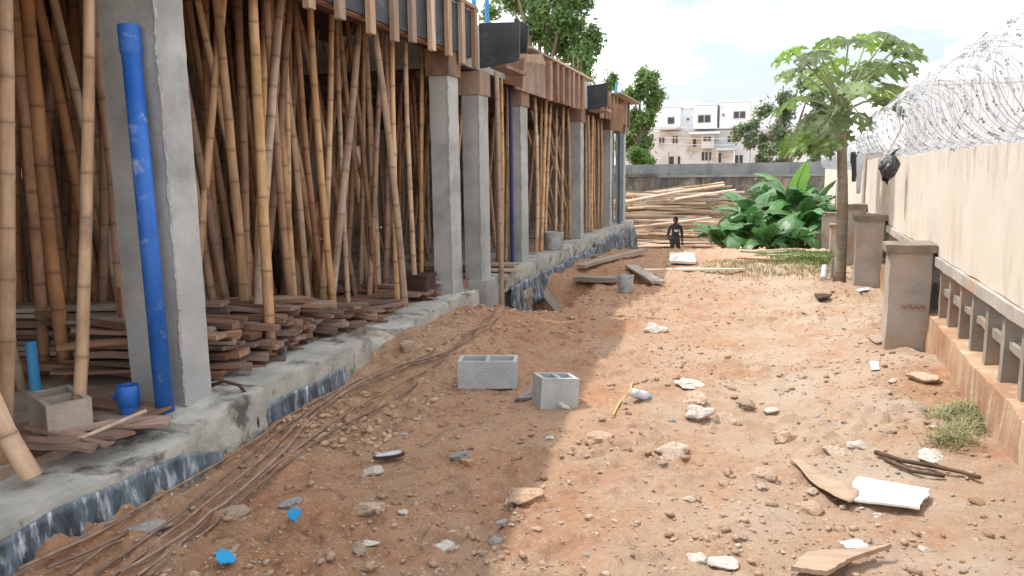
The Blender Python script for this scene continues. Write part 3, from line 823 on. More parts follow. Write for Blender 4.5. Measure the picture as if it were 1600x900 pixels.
# broken boards on the slab beside the stub pipe
RK = [6, 4, 7, 2, 5, 0, 8, 3, 1]
for i, (px, py, rz, L, w) in enumerate(((205, 668, .5, .5, .15), (170, 690, .1, .42, .13), (225, 680, .9, .45, .10), (140, 655, .3, .6, .16), (185, 640, -.1, .6, .15), (60, 700, .2, .4, .1), (230, 655, 1.2, .3, .09), (160, 712, .2, .35, .09), (110, 690, 0, .5, .08))):
    q = on_z(px, py, Z1 + .03)
    plank(plank_mesh(L, w, .018, 500 + i, M['plank']), (min(q.x, -3.3), q.y, Z1 + .03 + .014 * (i % 3)), rz, random.gauss(0, .06), random.gauss(0, .05), f'broken reddish board by the blue pipe stub, {ORD[RK[i]]} counted from the left', 'broken boards by the stub pipe')
q0 = on_z(115, 690, Z1 + .06); q1 = on_z(228, 642, Z1 + .12)
o = MB().tube([q0, q1], .014, 5).build('timber_strip', M['batten']); tag(o, 'thin timber strip lying aslant over the broken boards by the stub pipe', 'timber')
# boards in the narrow bay and beyond
for k in range(7):
    plank(random.choice(PLG + PL[:2]), (-3.75 + random.uniform(-.05, .1), 9.75 + .2 * (k % 3) + random.uniform(-.05, .05), Z2 + .005 + .03 * (k // 2)), random.gauss(.1, .1), 0, 0, 'short board on the slab beside the long bamboo prop in the narrow bay', 'boards in the narrow bay')

# ------------------------------------------------------------------ blue pipes
b0 = Vector((on_y(258, 640, 3.55).x, 3.55, Z1 + .03))
b1 = on_y(201, 40, 3.65)
d = (b1 - b0)
e = empty('drain_pipe', b0, 'long blue plastic drain pipe leaning against the near concrete column', 'pipe')
bp_ = MB().tube([b0 - b0, d * .93], .052, 20).build('pipe_body', M['blue'], e, smooth=False)
for pl in bp_.data.polygons: pl.use_smooth = len(pl.vertices) == 4
mb = MB(); n = 20
mb.tube([d * .925, d * .93, d * .935, d], [.052, .058, .060, .060], n, cap=False)
mb.tube([d, d * .94], [.060, .050], n, cap=False)
so = mb.build('socket', M['blue'], e)
for pl in so.data.polygons: pl.use_smooth = True
p = on_z(217, 655, Z1 + .01); p.x = min(p.x, -3.42)
e = empty('pipe_stub', (p.x, p.y, Z1), 'short blue pipe stub with wide socket and side spigot on the slab', 'pipe')
MB().tube([(0, 0, 0), (0, 0, .13)], .050, 20).build('pipe_body', M['blue'], e)
mb = MB(); mb.tube([(0, 0, .09), (0, 0, .10), (0, 0, .205), (0, 0, .21)], [.052, .062, .062, .056], 20, cap=False); mb.tube([(0, 0, .21), (0, 0, .05)], [.056, .05], 20, cap=False)
mb.build('socket', M['blue'], e, smooth=True)
MB().tube([(-.05, 0, .13), (-.095, .01, .13)], .026, 12).build('spigot', M['blue'], e)
p = on_x(55, 605, -4.25)
pipe('conduit_pipe', (-4.05, on_x(55, 605, -4.05).y, Z1), on_x(48, 534, -4.05), .030, M['blue2'], 'thin light blue pipe standing in front of the left plank stack')
p = on_x(799, 380, -3.3)
pipe('drain_pipe', (-3.36, on_x(800, 380, -3.36).y, Z2), (-3.36, on_x(800, 380, -3.36).y + .02, 2.9), .028, mat('dark_blue_pvc', (.02, .03, .14), (.03, .045, .18), rough=.5), 'dark blue upright pipe beside the fourth concrete column in the narrow bay')
y_ = on_x(968, 300, -3.2).y
pipe('drain_pipe', (-3.2, y_, Z2), (-3.2, y_ + .02, 2.9), .05, M['bluegrey'], 'greyish blue upright pipe on the last column of the far block')

# ------------------------------------------------------------------ hollow blocks
def hollow_block(loc, rz, dims, m, label, rx=0, ry=0, seed=1, top=True):
    L, w, h = dims
    e = empty('hollow_block', loc, label, 'concrete block')
    e.rotation_euler = (rx, ry, rz)
    t = .032
    bm = bmesh.new()
    def bx(x0, x1, y0, y1, z0, z1):
        mm = rough_box(x0, x1, y0, y1, z0, z1, .045, .0055, seed + x0 * 7)
        bm.from_mesh(mm); bpy.data.meshes.remove(mm)
    bx(-L / 2, L / 2, -w / 2, -w / 2 + t, 0, h); bx(-L / 2, L / 2, w / 2 - t, w / 2, 0, h)
    for x in (-L / 2, -t / 2, L / 2 - t): bx(x, x + t, -w / 2 + t - .004, w / 2 - t + .004, 0.002, h - .002)
    me_ = bpy.data.meshes.new('block_shell'); bm.to_mesh(me_); bm.free(); me_.materials.append(m)
    obj('block_shell', me_, e)
    MB().box(-L / 2 + t, L / 2 - t, -w / 2 + t, w / 2 - t, .003, .05).build('block_base', m, e)
    return e
p = on_g(757, 606); hollow_block((p.x, p.y + .1, p.z - .01), R(17.4) - .06, (.47, .23, .225), M['block'], 'hollow grey concrete block lying level, two cells open upwards, in the passage', seed=3)
p = on_g(862, 636); hollow_block((p.x, p.y + .08, p.z - .015), R(17.4) + .25, (.285, .22, .225), M['block'], 'smaller hollow grey concrete block tilted, with a chipped lower corner, in the passage', rx=-.05, ry=.09, seed=9)
p = on_z(72, 690, Z1); hollow_block((min(p.x, -3.52) - .02, p.y + .12, Z1), R(-28), (.40, .22, .225), M['block_tan'], 'dusty tan hollow concrete block on the slab by the bamboo stub', seed=14)

# ------------------------------------------------------------------ buckets, head pan
def bucket(loc, r0, r1, h, label, tilt=0, m=None):
    m = m or M['bucket']
    e = empty('bucket', loc, label, 'bucket'); e.rotation_euler = (tilt, 0, 0)
    mb = MB()
    mb.tube([(0, 0, 0), (0, 0, .01), (0, 0, h)], [r0 * .96, r0, r1], 24, cap=False)
    mb.tube([(0, 0, h), (0, 0, .02)], [r1 - .006, r0 - .006], 24, cap=False)
    mb.add([(r0 * .96 * math.cos(k * math.pi / 12), r0 * .96 * math.sin(k * math.pi / 12), .012) for k in range(24)], [tuple(range(24))])
    mb.build('bucket_body', m, e, smooth=True)
    MB().tube([(r1 * 1.01 * math.cos(k * math.pi / 12), r1 * 1.01 * math.sin(k * math.pi / 12), h - .012) for k in range(25)], .008, 6, cap=False).build('rim', m, e, smooth=True)
    MB().tube([(r1 * 1.03 * math.cos(a), -.02 - .10 * math.sin(a), h - .03 - .07 * math.sin(a)) for a in [math.pi * k / 12 for k in range(13)]], .004, 5).build('handle', M['wire'], e)
    return e
p = on_g(977, 457); bucket(p + Vector((0, 0, .005)), .105, .115, .25, 'grey white mortar bucket standing on the earth by the boards')
p = on_x(862, 383, -3.28); bucket((-3.24, p.y, Z2 + .02), .14, .17, .30, 'grey bucket on the slab edge under the slanting bamboo braces')
p = on_x(660, 478, -3.5)
e = empty('dark_box', (-3.52, p.y, Z1), 'dark rusty metal box at the foot of the front props beside the twin columns', 'box')
MB().box(-.14, .14, -.13, .13, 0, .27).build('box_body', M['dark'], e, bevel=.012)
MB().box(-.152, .152, -.142, .142, .255, .285).build('lid', M['dark'], e, bevel=.008)
MB().tube([(.142, -.05, .16), (.165, -.03, .17), (.165, .03, .17), (.142, .05, .16)], .006, 6).build('handle', M['dark'], e)

# ------------------------------------------------------------------ steel rods on the ground
def rod(pxs, label, r=.008, lift=.012):
    pts = []
    cps = [on_g(x, y) for x, y in pxs]
    for i in range(len(cps) - 1):
        nseg = max(2, int((cps[i + 1] - cps[i]).length / .12))
        for k in range(nseg):
            t = k / nseg
            a = cps[max(i - 1, 0)]; b = cps[i]; c = cps[i + 1]; dd = cps[min(i + 2, len(cps) - 1)]
            q = .5 * ((2 * b) + (c - a) * t + (2 * a - 5 * b + 4 * c - dd) * t * t + (3 * b - a - 3 * c + dd) * t ** 3)
            pts.append(q)
    pts.append(cps[-1])
    zs = [max(gz(q.x + ox, q.y + oy) for ox in (-.03, 0, .03) for oy in (-.03, 0, .03)) for q in pts]
    zz = [np.mean(zs[max(0, i - 6):i + 7]) for i in range(len(zs))]
    pts = [Vector((q.x, q.y, max(z, zs[i] - .03) + lift)) for i, (q, z) in enumerate(zip(pts, zz))]
    o0 = pts[0].copy()
    o = MB().tube([q - o0 for q in pts], r, 6).build('steel_rod', M['steel'], None, o0, smooth=True)
    return tag(o, label, 'steel rod', 'reinforcing rods lying along the plinth')
rod([(30, 905), (120, 850), (300, 760), (405, 690), (470, 645), (600, 588), (730, 535), (850, 480)], 'long rusty steel rod nearest the plinth, running the whole bundle', lift=.02)
rod([(150, 905), (300, 800), (400, 715), (460, 660), (540, 622), (640, 575), (720, 540), (835, 486)], 'long rusty steel rod, second from the plinth in the long bundle', lift=.03)
rod([(175, 905), (310, 805), (420, 715), (480, 655), (560, 610), (660, 566), (760, 522)], 'long rusty steel rod, third from the plinth in the long bundle', lift=.02)
rod([(190, 905), (330, 805), (440, 715), (500, 650), (590, 600), (700, 552)], 'long rusty steel rod, fourth from the plinth in the long bundle', lift=.035)
rod([(215, 905), (350, 800), (460, 706), (560, 645), (600, 622), (670, 578), (720, 548)], 'rusty steel rod on the outer side of the long bundle', lift=.015)
rod([(230, 905), (335, 825), (440, 735), (520, 680), (600, 632), (660, 590)], 'outermost rusty steel rod, farthest from the plinth', lift=.01)
rod([(60, 890), (140, 852), (205, 822)], 'short rusty rod end at lower left, nearest the plinth', lift=.02)
rod([(75, 900), (150, 868), (200, 838)], 'short rusty rod end at lower left, middle of three', lift=.02)
rod([(110, 905), (160, 872), (190, 852)], 'short rusty rod end at lower left, farthest from the plinth', lift=.02)

# ------------------------------------------------------------------ polythene on the plinth
def sheet(y0, y1, ztop, zbot, X, label, seed, amp=.025, ny=None):
    rr = random.Random(seed)
    ny = ny or int((y1 - y0) / .03); nz_ = 9
    v = []; f = []
    for i in range(ny + 1):
        y = y0 + (y1 - y0) * i / ny
        zt = ztop(y) + .03 * mnoise.noise(Vector((y * 3, seed, 0))); zb = zbot(y) + .05 * mnoise.noise(Vector((y * 5, seed, 4)))
        for k in range(nz_ + 1):
            t = k / nz_
            z = zt + (zb - zt) * t
            fold = mnoise.noise(Vector((y * 9 + z * 2, z * 2.0, seed))) + .6 * mnoise.noise(Vector((y * 23 - z * 6, z * 3, seed)))
            v.append((X + amp * (.4 + 1.1 * t) * (fold * 1.3 + 1.1), y, z))
    for i in range(ny):
        for k in range(nz_):
            a = i * (nz_ + 1) + k
            f.append((a, a + 1, a + nz_ + 2, a + nz_ + 1))
    me_ = mesh('sheet', v, f, M['sheet'], True)
    o = obj('plastic_sheet', me_)
    so_ = o.modifiers.new('thick', 'SOLIDIFY'); so_.thickness = .004
    return tag(o, label, 'plastic sheet', 'black polythene along the plinths')
sheet(1.4, 3.62, lambda y: .20 + .02 * math.sin(y * 3) - .08 * max(0, (y - 3.3) / .3), lambda y: -.06 + .1 * max(0, (y - 3.2) / .4), -2.955, 'black polythene strip along the foot of the plinth at lower left', 2)
sheet(4.0, 5.3, lambda y: .18, lambda y: -.06, -3.06, 'dark polythene strip on the plinth just right of the near column', 5, .014)
sheet(7.3, 8.05, lambda y: .2, lambda y: 0, -3.085, 'bluish polythene scrap on the plinth below the second column', 8, .02)
sheet(9.60, 12.1, lambda y: .19, lambda y: -.22 + .1 * max(0, (y - 11) / 1), -3.045, 'crumpled polythene hanging over the trench beside the narrow bay', 11, .05)
sheet(12.1, 15.3, lambda y: .19 + .03 * math.sin(y * 4), lambda y: -.10 - .06 * (y - 12.1) / 3, -3.045, 'crumpled polythene along the middle of the farther plinth', 14, .06)
sheet(15.3, 20.8, lambda y: .24 + .03 * math.sin(y * 3), lambda y: -.45, -3.045, 'pale crumpled polythene at the far end of the farther plinth', 17, .05)
# dark rubber hose hooked over the plinth right of the near column
h0 = on_x(392, 650, -3.05)
MBh = MB().tube([Vector((-3.3, 3.98, .36)), Vector((-3.2, 4.0, .40)), Vector((-3.1, 4.03, .37)), Vector((-3.04, 4.06, .26)), Vector((-3.02, 4.08, .12)), Vector((-3.03, 4.08, .0))], .012, 8)
tag(MBh.build('hose', M['dark'], smooth=True), 'dark hose end hooked over the plinth edge right of the near column', 'hose')
# timber shuttering piece in the trench
q = on_x(828, 450, -2.93)
e = empty('shutter_frame', (-2.95, q.y, -.45), 'small grey timber shutter standing in the trench below the polythene', 'shutter')
for k in range(3): MB().box(-.03, .0, -.2 + k * .135, -.2 + k * .135 + .12, 0, .52).build('board', M['plank_grey'], e)
MB().box(.002, .03, -.22, .22, .1, .15).build('cleat', M['plank_grey'], e); MB().box(.002, .03, -.22, .22, .38, .43).build('cleat', M['plank_grey'], e)

# boards lying by the trench
def board_px(a, b, w, t, m, label, name='board', lift=.01, cat='board', seed=0):
    A = on_g(*a); B = on_g(*b); c = (A + B) / 2; d = B - A
    me_ = plank_mesh(d.length, w, t, 600 + seed, m)
    o = obj(name, me_, None, (c.x, c.y, max(gz(c.x, c.y), c.z) + lift))
    o.rotation_euler = (0, -math.asin(d.z / d.length), math.atan2(d.y, d.x))
    return tag(o, label, cat)
board_px((908, 425), (1006, 399), .16, .05, M['plank_grey'], 'long grey board bridging the earth beyond the trench', seed=1, lift=.05)
board_px((985, 436), (1028, 447), .2, .04, M['plank_grey'], 'short tapered board right of the grey white bucket', seed=2, lift=.03)
board_px((900, 446), (962, 444), .34, .07, M['plank_grey'], 'wide pale plank slab lying left of the grey white bucket', seed=3, lift=.02)
board_px((1000, 425), (1160, 424), .12, .03, M['pale_timber'], 'long thin stick lying across the crest of the passage', seed=4, lift=.02)
board_px((838, 474), (880, 465), .14, .03, M['plank_grey'], 'short board end at the near rim of the trench', seed=5, lift=.02)
board_px((870, 408), (935, 402), .14, .03, M['plank_grey'], 'grey board lying beside the farther plinth beyond the trench', seed=6, lift=.02)
A = on_g(1066, 404)
c_ = rough_box(-.24, .24, -.75, .75, 0, .05, .12, .02, 44); c_.materials.append(M['cement'])
o = obj('cement_sheet', c_, None, (A.x, A.y, A.z + .01)); o.rotation_euler = (0, 0, .1); tag(o, 'pale sunlit cement slab on the crest in front of the person', 'slab')

# ------------------------------------------------------------------ boundary wall on the right
WA = -math.atan(.0488)
bw = empty('boundary_wall', (wallx(4.81), 4.81, 0), 'cream rendered boundary wall on grey posts, right of the passage', 'wall', rz=WA)
def lw(mb, name, m, parent=bw, bevel=0): return mb.build(name, m, parent, bevel=bevel)
def rb(name, m, *a, parent=bw):
    me_ = rough_box(*a); me_.materials.append(m); me_.polygons.foreach_set('use_smooth', [True] * len(me_.polygons)); return obj(name, me_, parent)
def ly(Y): return (Y - 4.81) / math.cos(WA)
rb('wall_panel', M['wall'], 0, .2, ly(1.5), ly(8.49), .93, 1.83, .15, .012, 3)
rb('wall_panel', M['wall'], .004, .2, ly(8.51), ly(15.0), .93, 1.82, .15, .012, 6)
rb('ledge_beam', M['pillar'], -.025, .22, ly(1.5), ly(15.0), .845, .927, .12, .010, 9)
lw(MB().box(-.03, .26, ly(15.02), ly(15.35), -.6, 1.95), 'end_pier', M['pillar'], bevel=.01)
Ys = [3.0 + .425 * k for k in range(29)]
for i, Y in enumerate(Ys):
    rb('screen_post', M['post'], .015, .19, ly(Y) - .035, ly(Y) + .035, .40, .845, .09, .010, 20 + i)
    if i < len(Ys) - 1:
        rb('screen_rail', M['post'], .04, .17, ly(Y) + .04, ly(Y) + .385, .60 + .03 * random.random(), .665 + .02 * random.random(), .1, .01, 60 + i)
rb('wall_base', M['wallbase'], -.05, .24, ly(1.5), ly(15.0), -.6, .42, .13, .03, 90)
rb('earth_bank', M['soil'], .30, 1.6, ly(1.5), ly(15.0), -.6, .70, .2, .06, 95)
for (Y, w, zt, s) in ((7.37, .37, .96, 1), (11.27, .376, .99, 2), (14.4, .45, 1.0, 3)):
    pl_ = rb('pillar', M['pillar'], -w, -.03, ly(Y), ly(Y) + .36, -.5, zt, .07, .016, 100 + s)
    rb('pillar_cap', M['pillarcap'], -w - .035, .0, ly(Y) - .035, ly(Y) + .40, zt - .01, zt + .065, .06, .02, 110 + s, parent=pl_)
    if s == 1:
        mb = MB()
        for k in range(4):
            x0 = -.27 + k * .05
            mb.tube([(x0, ly(Y) - .018, .47), (x0 + .03, ly(Y) - .019, .485 + .012 * (k % 2)), (x0 + .05, ly(Y) - .018, .465)], .008, 5)
        mb.build('paint_scrawl', M['redpaint'], pl_)
# the lower stretch farther on
fwall = empty('boundary_wall', (wallx(15.4), 15.4, 0), 'farther, lower stretch of cream boundary wall behind the papaya trunk', 'wall', rz=WA)
rb('wall_panel', M['wall'], .02, .2, 0, 21, .55, 1.62, .4, .012, 13, parent=fwall)
rb('ledge_beam', M['pillar'], -.02, .22, 0, 21, .46, .545, .4, .01, 14, parent=fwall)
rb('wall_base', M['wallbase'], .0, .2, 0, 21, -2.2, .455, .4, .03, 15, parent=fwall)
for k, (y, w) in enumerate(((2.5, .42), (7.0, .45), (12, .5), (17, .5))):
    pl_ = rb('pillar', M['pillar'], -w, -.02, y, y + .4, -2.2, .42, .1, .016, 130 + k, parent=fwall)
    rb('pillar_cap', M['pillarcap'], -w - .03, .0, y - .03, y + .43, .41, .48, .1, .015, 140 + k, parent=pl_)

def razor(parent_loc, L, r, step, label, seed, y0, zc, xc=.1):
    e = empty('razor_wire', parent_loc, label, 'razor wire', rz=WA)
    rr = random.Random(seed)
    barbs = MB()
    for strand in range(2):
        pts = []
        nl = int(L / step); seg = 26
        ph0 = strand * math.pi
        rad = r; 
        for i in range(nl * seg):
            t = i / seg
            if i % 13 == 0: jr, jy = rr.gauss(0, .03), rr.gauss(0, .05)
            a = 2 * math.pi * t * (1 if strand == 0 else -1) + ph0
            lean = .12 * math.sin(a + strand)
            R_ = r + jr * .6 - strand * .02
            pts.append(Vector((xc + R_ * .92 * math.cos(a), y0 + t * step + lean + jy * .5, zc + R_ * math.sin(a))))
        # smooth
        sm = [(pts[max(i - 1, 0)] + pts[i] * 2 + pts[min(i + 1, len(pts) - 1)]) / 4 for i in range(len(pts))]
        MB().tube(sm, .0026 if strand == 0 else .0022, 4, cap=False).build('coil', M['wire'], e)
        for i in range(2, len(sm) - 2, 3):
            p = sm[i]; t = (sm[i + 1] - sm[i]).normalized()
            b = t.cross(Vector((rr.gauss(0, 1), rr.gauss(0, 1), rr.gauss(0, 1))))
            if b.length < .1: continue
            b.normalize()
            c = t.cross(b) * .002
            barbs.add([p - t * .017 + b * .012, p + b * .004 + c, p + t * .017 + b * .012, p + t * .017 - b * .012, p - b * .004 - c, p - t * .017 - b * .012], [(0, 1, 4, 5), (1, 2, 3, 4)])
    o = barbs.build('barb', M['barb'], e); o['kind'] = 'stuff'
    # straight carrier wires and angled brackets
    for dz in (-.28, .02):
        MB().tube([(xc, y0, zc + dz), (xc + .02, y0 + L, zc + dz)], .0025, 4).build('carrier_wire', M['wire'], e)
    for k in range(int(L / 2.4) + 1):
        y = y0 + .3 + 2.4 * k
        MB().tube([(xc - .02, y, zc - r - .04), (xc + .22, y + .02, zc + r * .35)], .012, 5).build('bracket', M['wire'], e)
    return e
razor(bw.location, ly(14.9) - ly(3.1), .37, .235, 'nearer big coil of razor wire along the cream wall top', 3, ly(3.1), 1.83 + .36)
razor(fwall.location, 20, .34, .34, 'farther coil of razor wire on the low wall stretch behind papaya', 5, .3, 1.62 + .33)

# black bag caught on the wire
bm = bmesh.new(); bmesh.ops.create_icosphere(bm, subdivisions=4, radius=1)
for v in bm.verts:
    p = v.co.copy(); t = (p.z + 1) / 2
    prof = .10 + .9 * math.sin(math.pi * min(1, (1 - t) ** .8 * .85 + .05)) ** 1.0
    n_ = mnoise.noise_vector(p * 2.2) * .25 + mnoise.noise_vector(p * 6) * .12
    v.co = Vector((p.x * .10 * prof, p.y * .11 * prof, p.z * .165)) + n_ * .15 * (1 - .7 * t) + Vector((-.05 * (1 - t), 0, 0))
me_ = bpy.data.meshes.new('bag'); bm.to_mesh(me_); bm.free(); me_.materials.append(M['bag'])
q = on_x(1393, 262, 1.42)
yb = 9.7; q = on_y(1393, 262, yb)
e = empty('plastic_bag', (q.x, q.y, q.z), 'crumpled black plastic bag hanging from the razor wire over the wall', 'bag')
e.location.x = min(q.x, wallx(q.y) - .12)
obj('bag_body', me_, e)
MB().tube([(0, 0, .14), (.03, .0, .19), (.09, .01, .22)], [.022, .014, .006], 7).build('knot', M['bag'], e, smooth=True)
# torn white-grey rag at the pier
for k, (dx, h) in enumerate(((0, .5), (.09, .7))):
    q = on_y(1335 + k * 8, 262, 14.2)
    mb = MB(); v = []; f = []
    for i in range(9):
        for j in range(5):
            z = -h * i / 8; x = (j / 4 - .5) * (.14 - .08 * i / 8)
            v.append((x + .02 * mnoise.noise(Vector((z * 4, j, k))), .03 * mnoise.noise(Vector((z * 6, j * 1.3, k + 5))), z))
    for i in range(8):
        for j in range(4):
            a = i * 5 + j; f.append((a, a + 1, a + 6, a + 5))
    mb.add(v, f); o = mb.build('torn_rag', (M['bag'], M['clear'])[k], None, (q.x, q.y, 1.95), smooth=True)
    s_ = o.modifiers.new('t', 'SOLIDIFY'); s_.thickness = .004
    tag(o, ('black', 'pale')[k] + ' torn plastic rag hanging by the wall pier behind papaya', 'rag')

# ------------------------------------------------------------------ papaya
def papaya_leaf(seed):
    rr = random.Random(seed); v = [(0, 0, 0)]; f = []
    nl = 8
    for k in range(nl):
        a = (k - (nl - 1) / 2) * .68
        L = (.36 - .035 * abs(k - 3.5)) * rr.uniform(.9, 1.1)
        c = Vector((math.cos(a), math.sin(a), 0)); s = Vector((-math.sin(a), math.cos(a), 0))
        dr = lambda t: -.20 * t * t
        P = lambda t, w: tuple(c * (L * t) + s * (L * w) + Vector((0, 0, dr(t) * .5 + .01 * rr.uniform(-1, 1) + .12 * abs(w) * L)))
        b = len(v)
        v += [P(.25, .10), P(.25, -.10), P(.5, .13), P(.5, 0), P(.5, -.13), P(.62, .34), P(.62, -.34), P(.70, .11), P(.70, -.11), P(.84, .22), P(.84, -.22), P(.86, .06), P(.86, -.06), P(1.02, 0), P(.7, 0)]
        f += [(0, b + 1, b), (b, b + 1, b + 3), (b, b + 3, b + 2), (b + 1, b + 4, b + 3), (b + 2, b + 7, b + 5), (b + 4, b + 6, b + 8), (b + 2, b + 3, b + 14, b + 7), (b + 3, b + 4, b + 8, b + 14), (b + 7, b + 11, b + 9), (b + 8, b + 10, b + 12), (b + 7, b + 14, b + 11), (b + 14, b + 8, b + 12), (b + 14, b + 12, b + 13, b + 11)]
    me_ = mesh('papaya_leaf', v, f, M['papleaf'])
    return me_
PLF = [papaya_leaf(i) for i in range(5)]
tb = on_g(1311, 441); tb.z -= .03
top = on_y(1316, 150, tb.y + .15)
pap = empty('papaya_tree', tb, 'tall slim papaya tree with lobed leaves in front of the boundary wall', 'tree')
tp = [Vector((0, 0, -.05))] + [(top - tb) * t + Vector((.03 * math.sin(t * 4), 0, 0)) for t in (.1, .25, .4, .55, .7, .85, .95, 1.0)]
MB().tube(tp, [.095, .082, .078, .074, .070, .066, .062, .055, .03], 12).build('trunk', M['paptrunk'], pap, smooth=True)
lv = [(1232, 82, .2), (1258, 58, .5), (1282, 72, -.4), (1300, 58, .7), (1322, 62, -.2), (1345, 78, -.6), (1362, 60, .4), (1385, 58, -.1), (1408, 66, .3), (1430, 96, .1), (1412, 100, .6), (1385, 100, -.3),
      (1300, 96, .1), (1328, 100, .5), (1270, 92, .0), (1250, 112, .5), (1242, 150, -.2), (1228, 172, .2), (1400, 128, -.2), (1390, 150, .1), (1365, 92, .8), (1310, 122, -.7), (1335, 128, -.6), (1276, 78, -.7), (1420, 82, -.2), (1315, 78, .4),
      (1352, 112, .2), (1290, 118, .7), (1246, 196, .1), (1266, 188, -.4), (1282, 204, .3), (1256, 216, -.1), (1296, 190, -.5), (1272, 222, .4), (1240, 214, .5), (1288, 226, -.2), (1300, 212, .1), (1268, 172, .6), (1338, 180, -.2), (1376, 140, .5), (1262, 232, .1)]
zc_ = (top.z)
lv = [(a + random.uniform(-6, 6), b + random.uniform(-6, 6), c * 1.3) for k, (a, b, c) in enumerate(lv) if k % 4 != 1]
for i, (px, py, dy) in enumerate(lv):
    p = on_y(px, py, tb.y + .15 + dy)
    low = py > 165
    out = Vector((p.x - top.x, p.y - top.y, 0))
    oh = out.normalized() if out.length > .05 else Vector((1, 0, 0))
    o = bpy.data.objects.new('leaf', PLF[i % 5])
    tilt = random.uniform(.15, .55) if not low else random.uniform(.5, 1.1)
    nrm = (Vector((0, 0, 1)) * math.cos(tilt) + oh * math.sin(tilt))
    xa = (oh - nrm * oh.dot(nrm)).normalized(); ya = nrm.cross(xa)
    s = random.uniform(.95, 1.3)
    mw = Matrix((xa, ya, nrm)).transposed().to_4x4()
    ML = Matrix.Translation(p - tb) @ mw @ Matrix.Scale(s, 4)
    link(o, pap); o.matrix_basis = ML
    h0 = top - Vector((0, 0, random.uniform(0, .25) + (.15 if low else 0)))
    mid = (h0 + p) / 2 + Vector((0, 0, .05 if not low else .16))
    inv = ML.inverted()
    st = MB().tube([inv @ (h0 - tb), inv @ (mid - tb), inv @ (p - tb)], [.02, .014, .01], 5).build('stalk', M['papstalk'], o, smooth=True)
# fruit cluster under the crown
for i in range(5):
    a = i * 1.3
    bm = bmesh.new(); bmesh.ops.create_icosphere(bm, subdivisions=2, radius=.06)
    for v in bm.verts: v.co.z *= 1.5
    me_ = bpy.data.meshes.new('fruit'); bm.to_mesh(me_); bm.free(); me_.materials.append(M['papstalk'])
    o = obj('fruit', me_, pap, top - tb + Vector((.085 * math.cos(a), .085 * math.sin(a), -.2 - .07 * (i % 3))))

# ------------------------------------------------------------------ banana clump
def banana_leaf(seed, L, w, bend, m):
    rr = random.Random(seed); n = 16; v = []; f = []
    ang = 0; x = z = 0
    prof = []
    for i in range(n + 1):
        t = i / n
        a = 1.25 - bend * t ** 1.3
        if i: x += L / n * math.cos(a); z += L / n * math.sin(a)
        wd = 0 if t < .16 else w * (math.sin(math.pi * min(1, (t - .16) / .84)) ** .55) * (1 - .25 * t)
        prof.append((x, z, wd, a))
    for i, (x, z, wd, a) in enumerate(prof):
        for s in (-1, -.5, 0, .5, 1):
            jag = rr.uniform(.82, 1.04) if abs(s) == 1 else 1
            fold = .35 * abs(s) * wd
            v.append((x - math.sin(a) * 0 + rr.uniform(-.01, .01), s * wd * .5 * jag, z - fold * .5 + .02 * rr.uniform(-1, 1) * abs(s)))
    for i in range(n):
        for k in range(4):
            if prof[i][2] == 0 and prof[i + 1][2] == 0: continue
            if rr.random() < .06 and k in (0, 3): continue
            b = i * 5 + k; f.append((b, b + 5, b + 6, b + 1))
    me_ = mesh('banana_leaf', v, f, m, True)
    rib = MB().tube([(x, 0, z + .004) for (x, z, w_, a) in prof], [.035 * (1 - .85 * i / n) for i in range(n + 1)], 6)
    rme = mesh('midrib', rib.v, rib.f, M['banvein'], True)
    return me_, rme
BL = [banana_leaf(i, random.uniform(1.5, 2.2), random.uniform(.60, .82), random.uniform(1.0, 2.7), M['banleaf']) for i in range(7)]
BY = banana_leaf(77, 1.7, .75, .5, M['banleaf2'])
bl_lab = ['leftmost banana plant, beside the timber pile', 'second banana plant from the left, in front of the timber pile end', 'tall middle banana plant of the clump with a pale young leaf', 'banana plant right of the young pale leaf, by the wall', 'small banana plant low at the front of the clump', 'rightmost banana plant close against the boundary wall', 'banana plant at the back of the clump below the stained wall', 'low banana sucker at the left front of the clump', 'low banana sucker at the middle front of the clump', 'low banana sucker at the right front of the clump']
for i, (px, Y, h) in enumerate(((1150, 24.0, .8), (1180, 25.2, 1.4), (1232, 25.0, 1.9), (1250, 24.0, 1.2), (1172, 23.0, .8), (1262, 26.0, 1.6), (1205, 26.5, 1.6), (1128, 22.6, .35), (1198, 22.4, .4), (1240, 22.6, .45))):
    b = on_y(px, 390, Y); b.z = float(gbase(b.x, b.y)) - .02
    e = empty('banana_plant', b, bl_lab[i], 'banana plant', 'banana clump by the boundary wall')
    MB().tube([(0, 0, 0), (.02, 0, h * .5), (.03, 0, h)], [.13, .10, .06], 10).build('stem', M['banstem'], e, smooth=True)
    nl = 14
    a0 = random.uniform(0, 6)
    for k in range(nl):
        lm, rm = BL[(i * 3 + k) % 7]
        o = bpy.data.objects.new('leaf', lm); link(o, e)
        o.location = (.03, 0, h * random.uniform(.75, .98)); s = random.uniform(.75, 1.0)
        if i == 4 or i > 6: s *= .72
        o.rotation_euler = (random.gauss(0, .12), random.gauss(.05, .2), a0 + k * 2.4); o.scale = (s, s * 1.15, s)
        r_ = bpy.data.objects.new('midrib', rm); link(r_, o)
    if i == 2:
        o = bpy.data.objects.new('leaf', BY[0]); link(o, e); o.location = (.03, 0, h * .95); o.rotation_euler = (0, -.05, -1.1); o['label'] = 'pale young leaf standing upright'
        r_ = bpy.data.objects.new('midrib', BY[1]); link(r_, o)

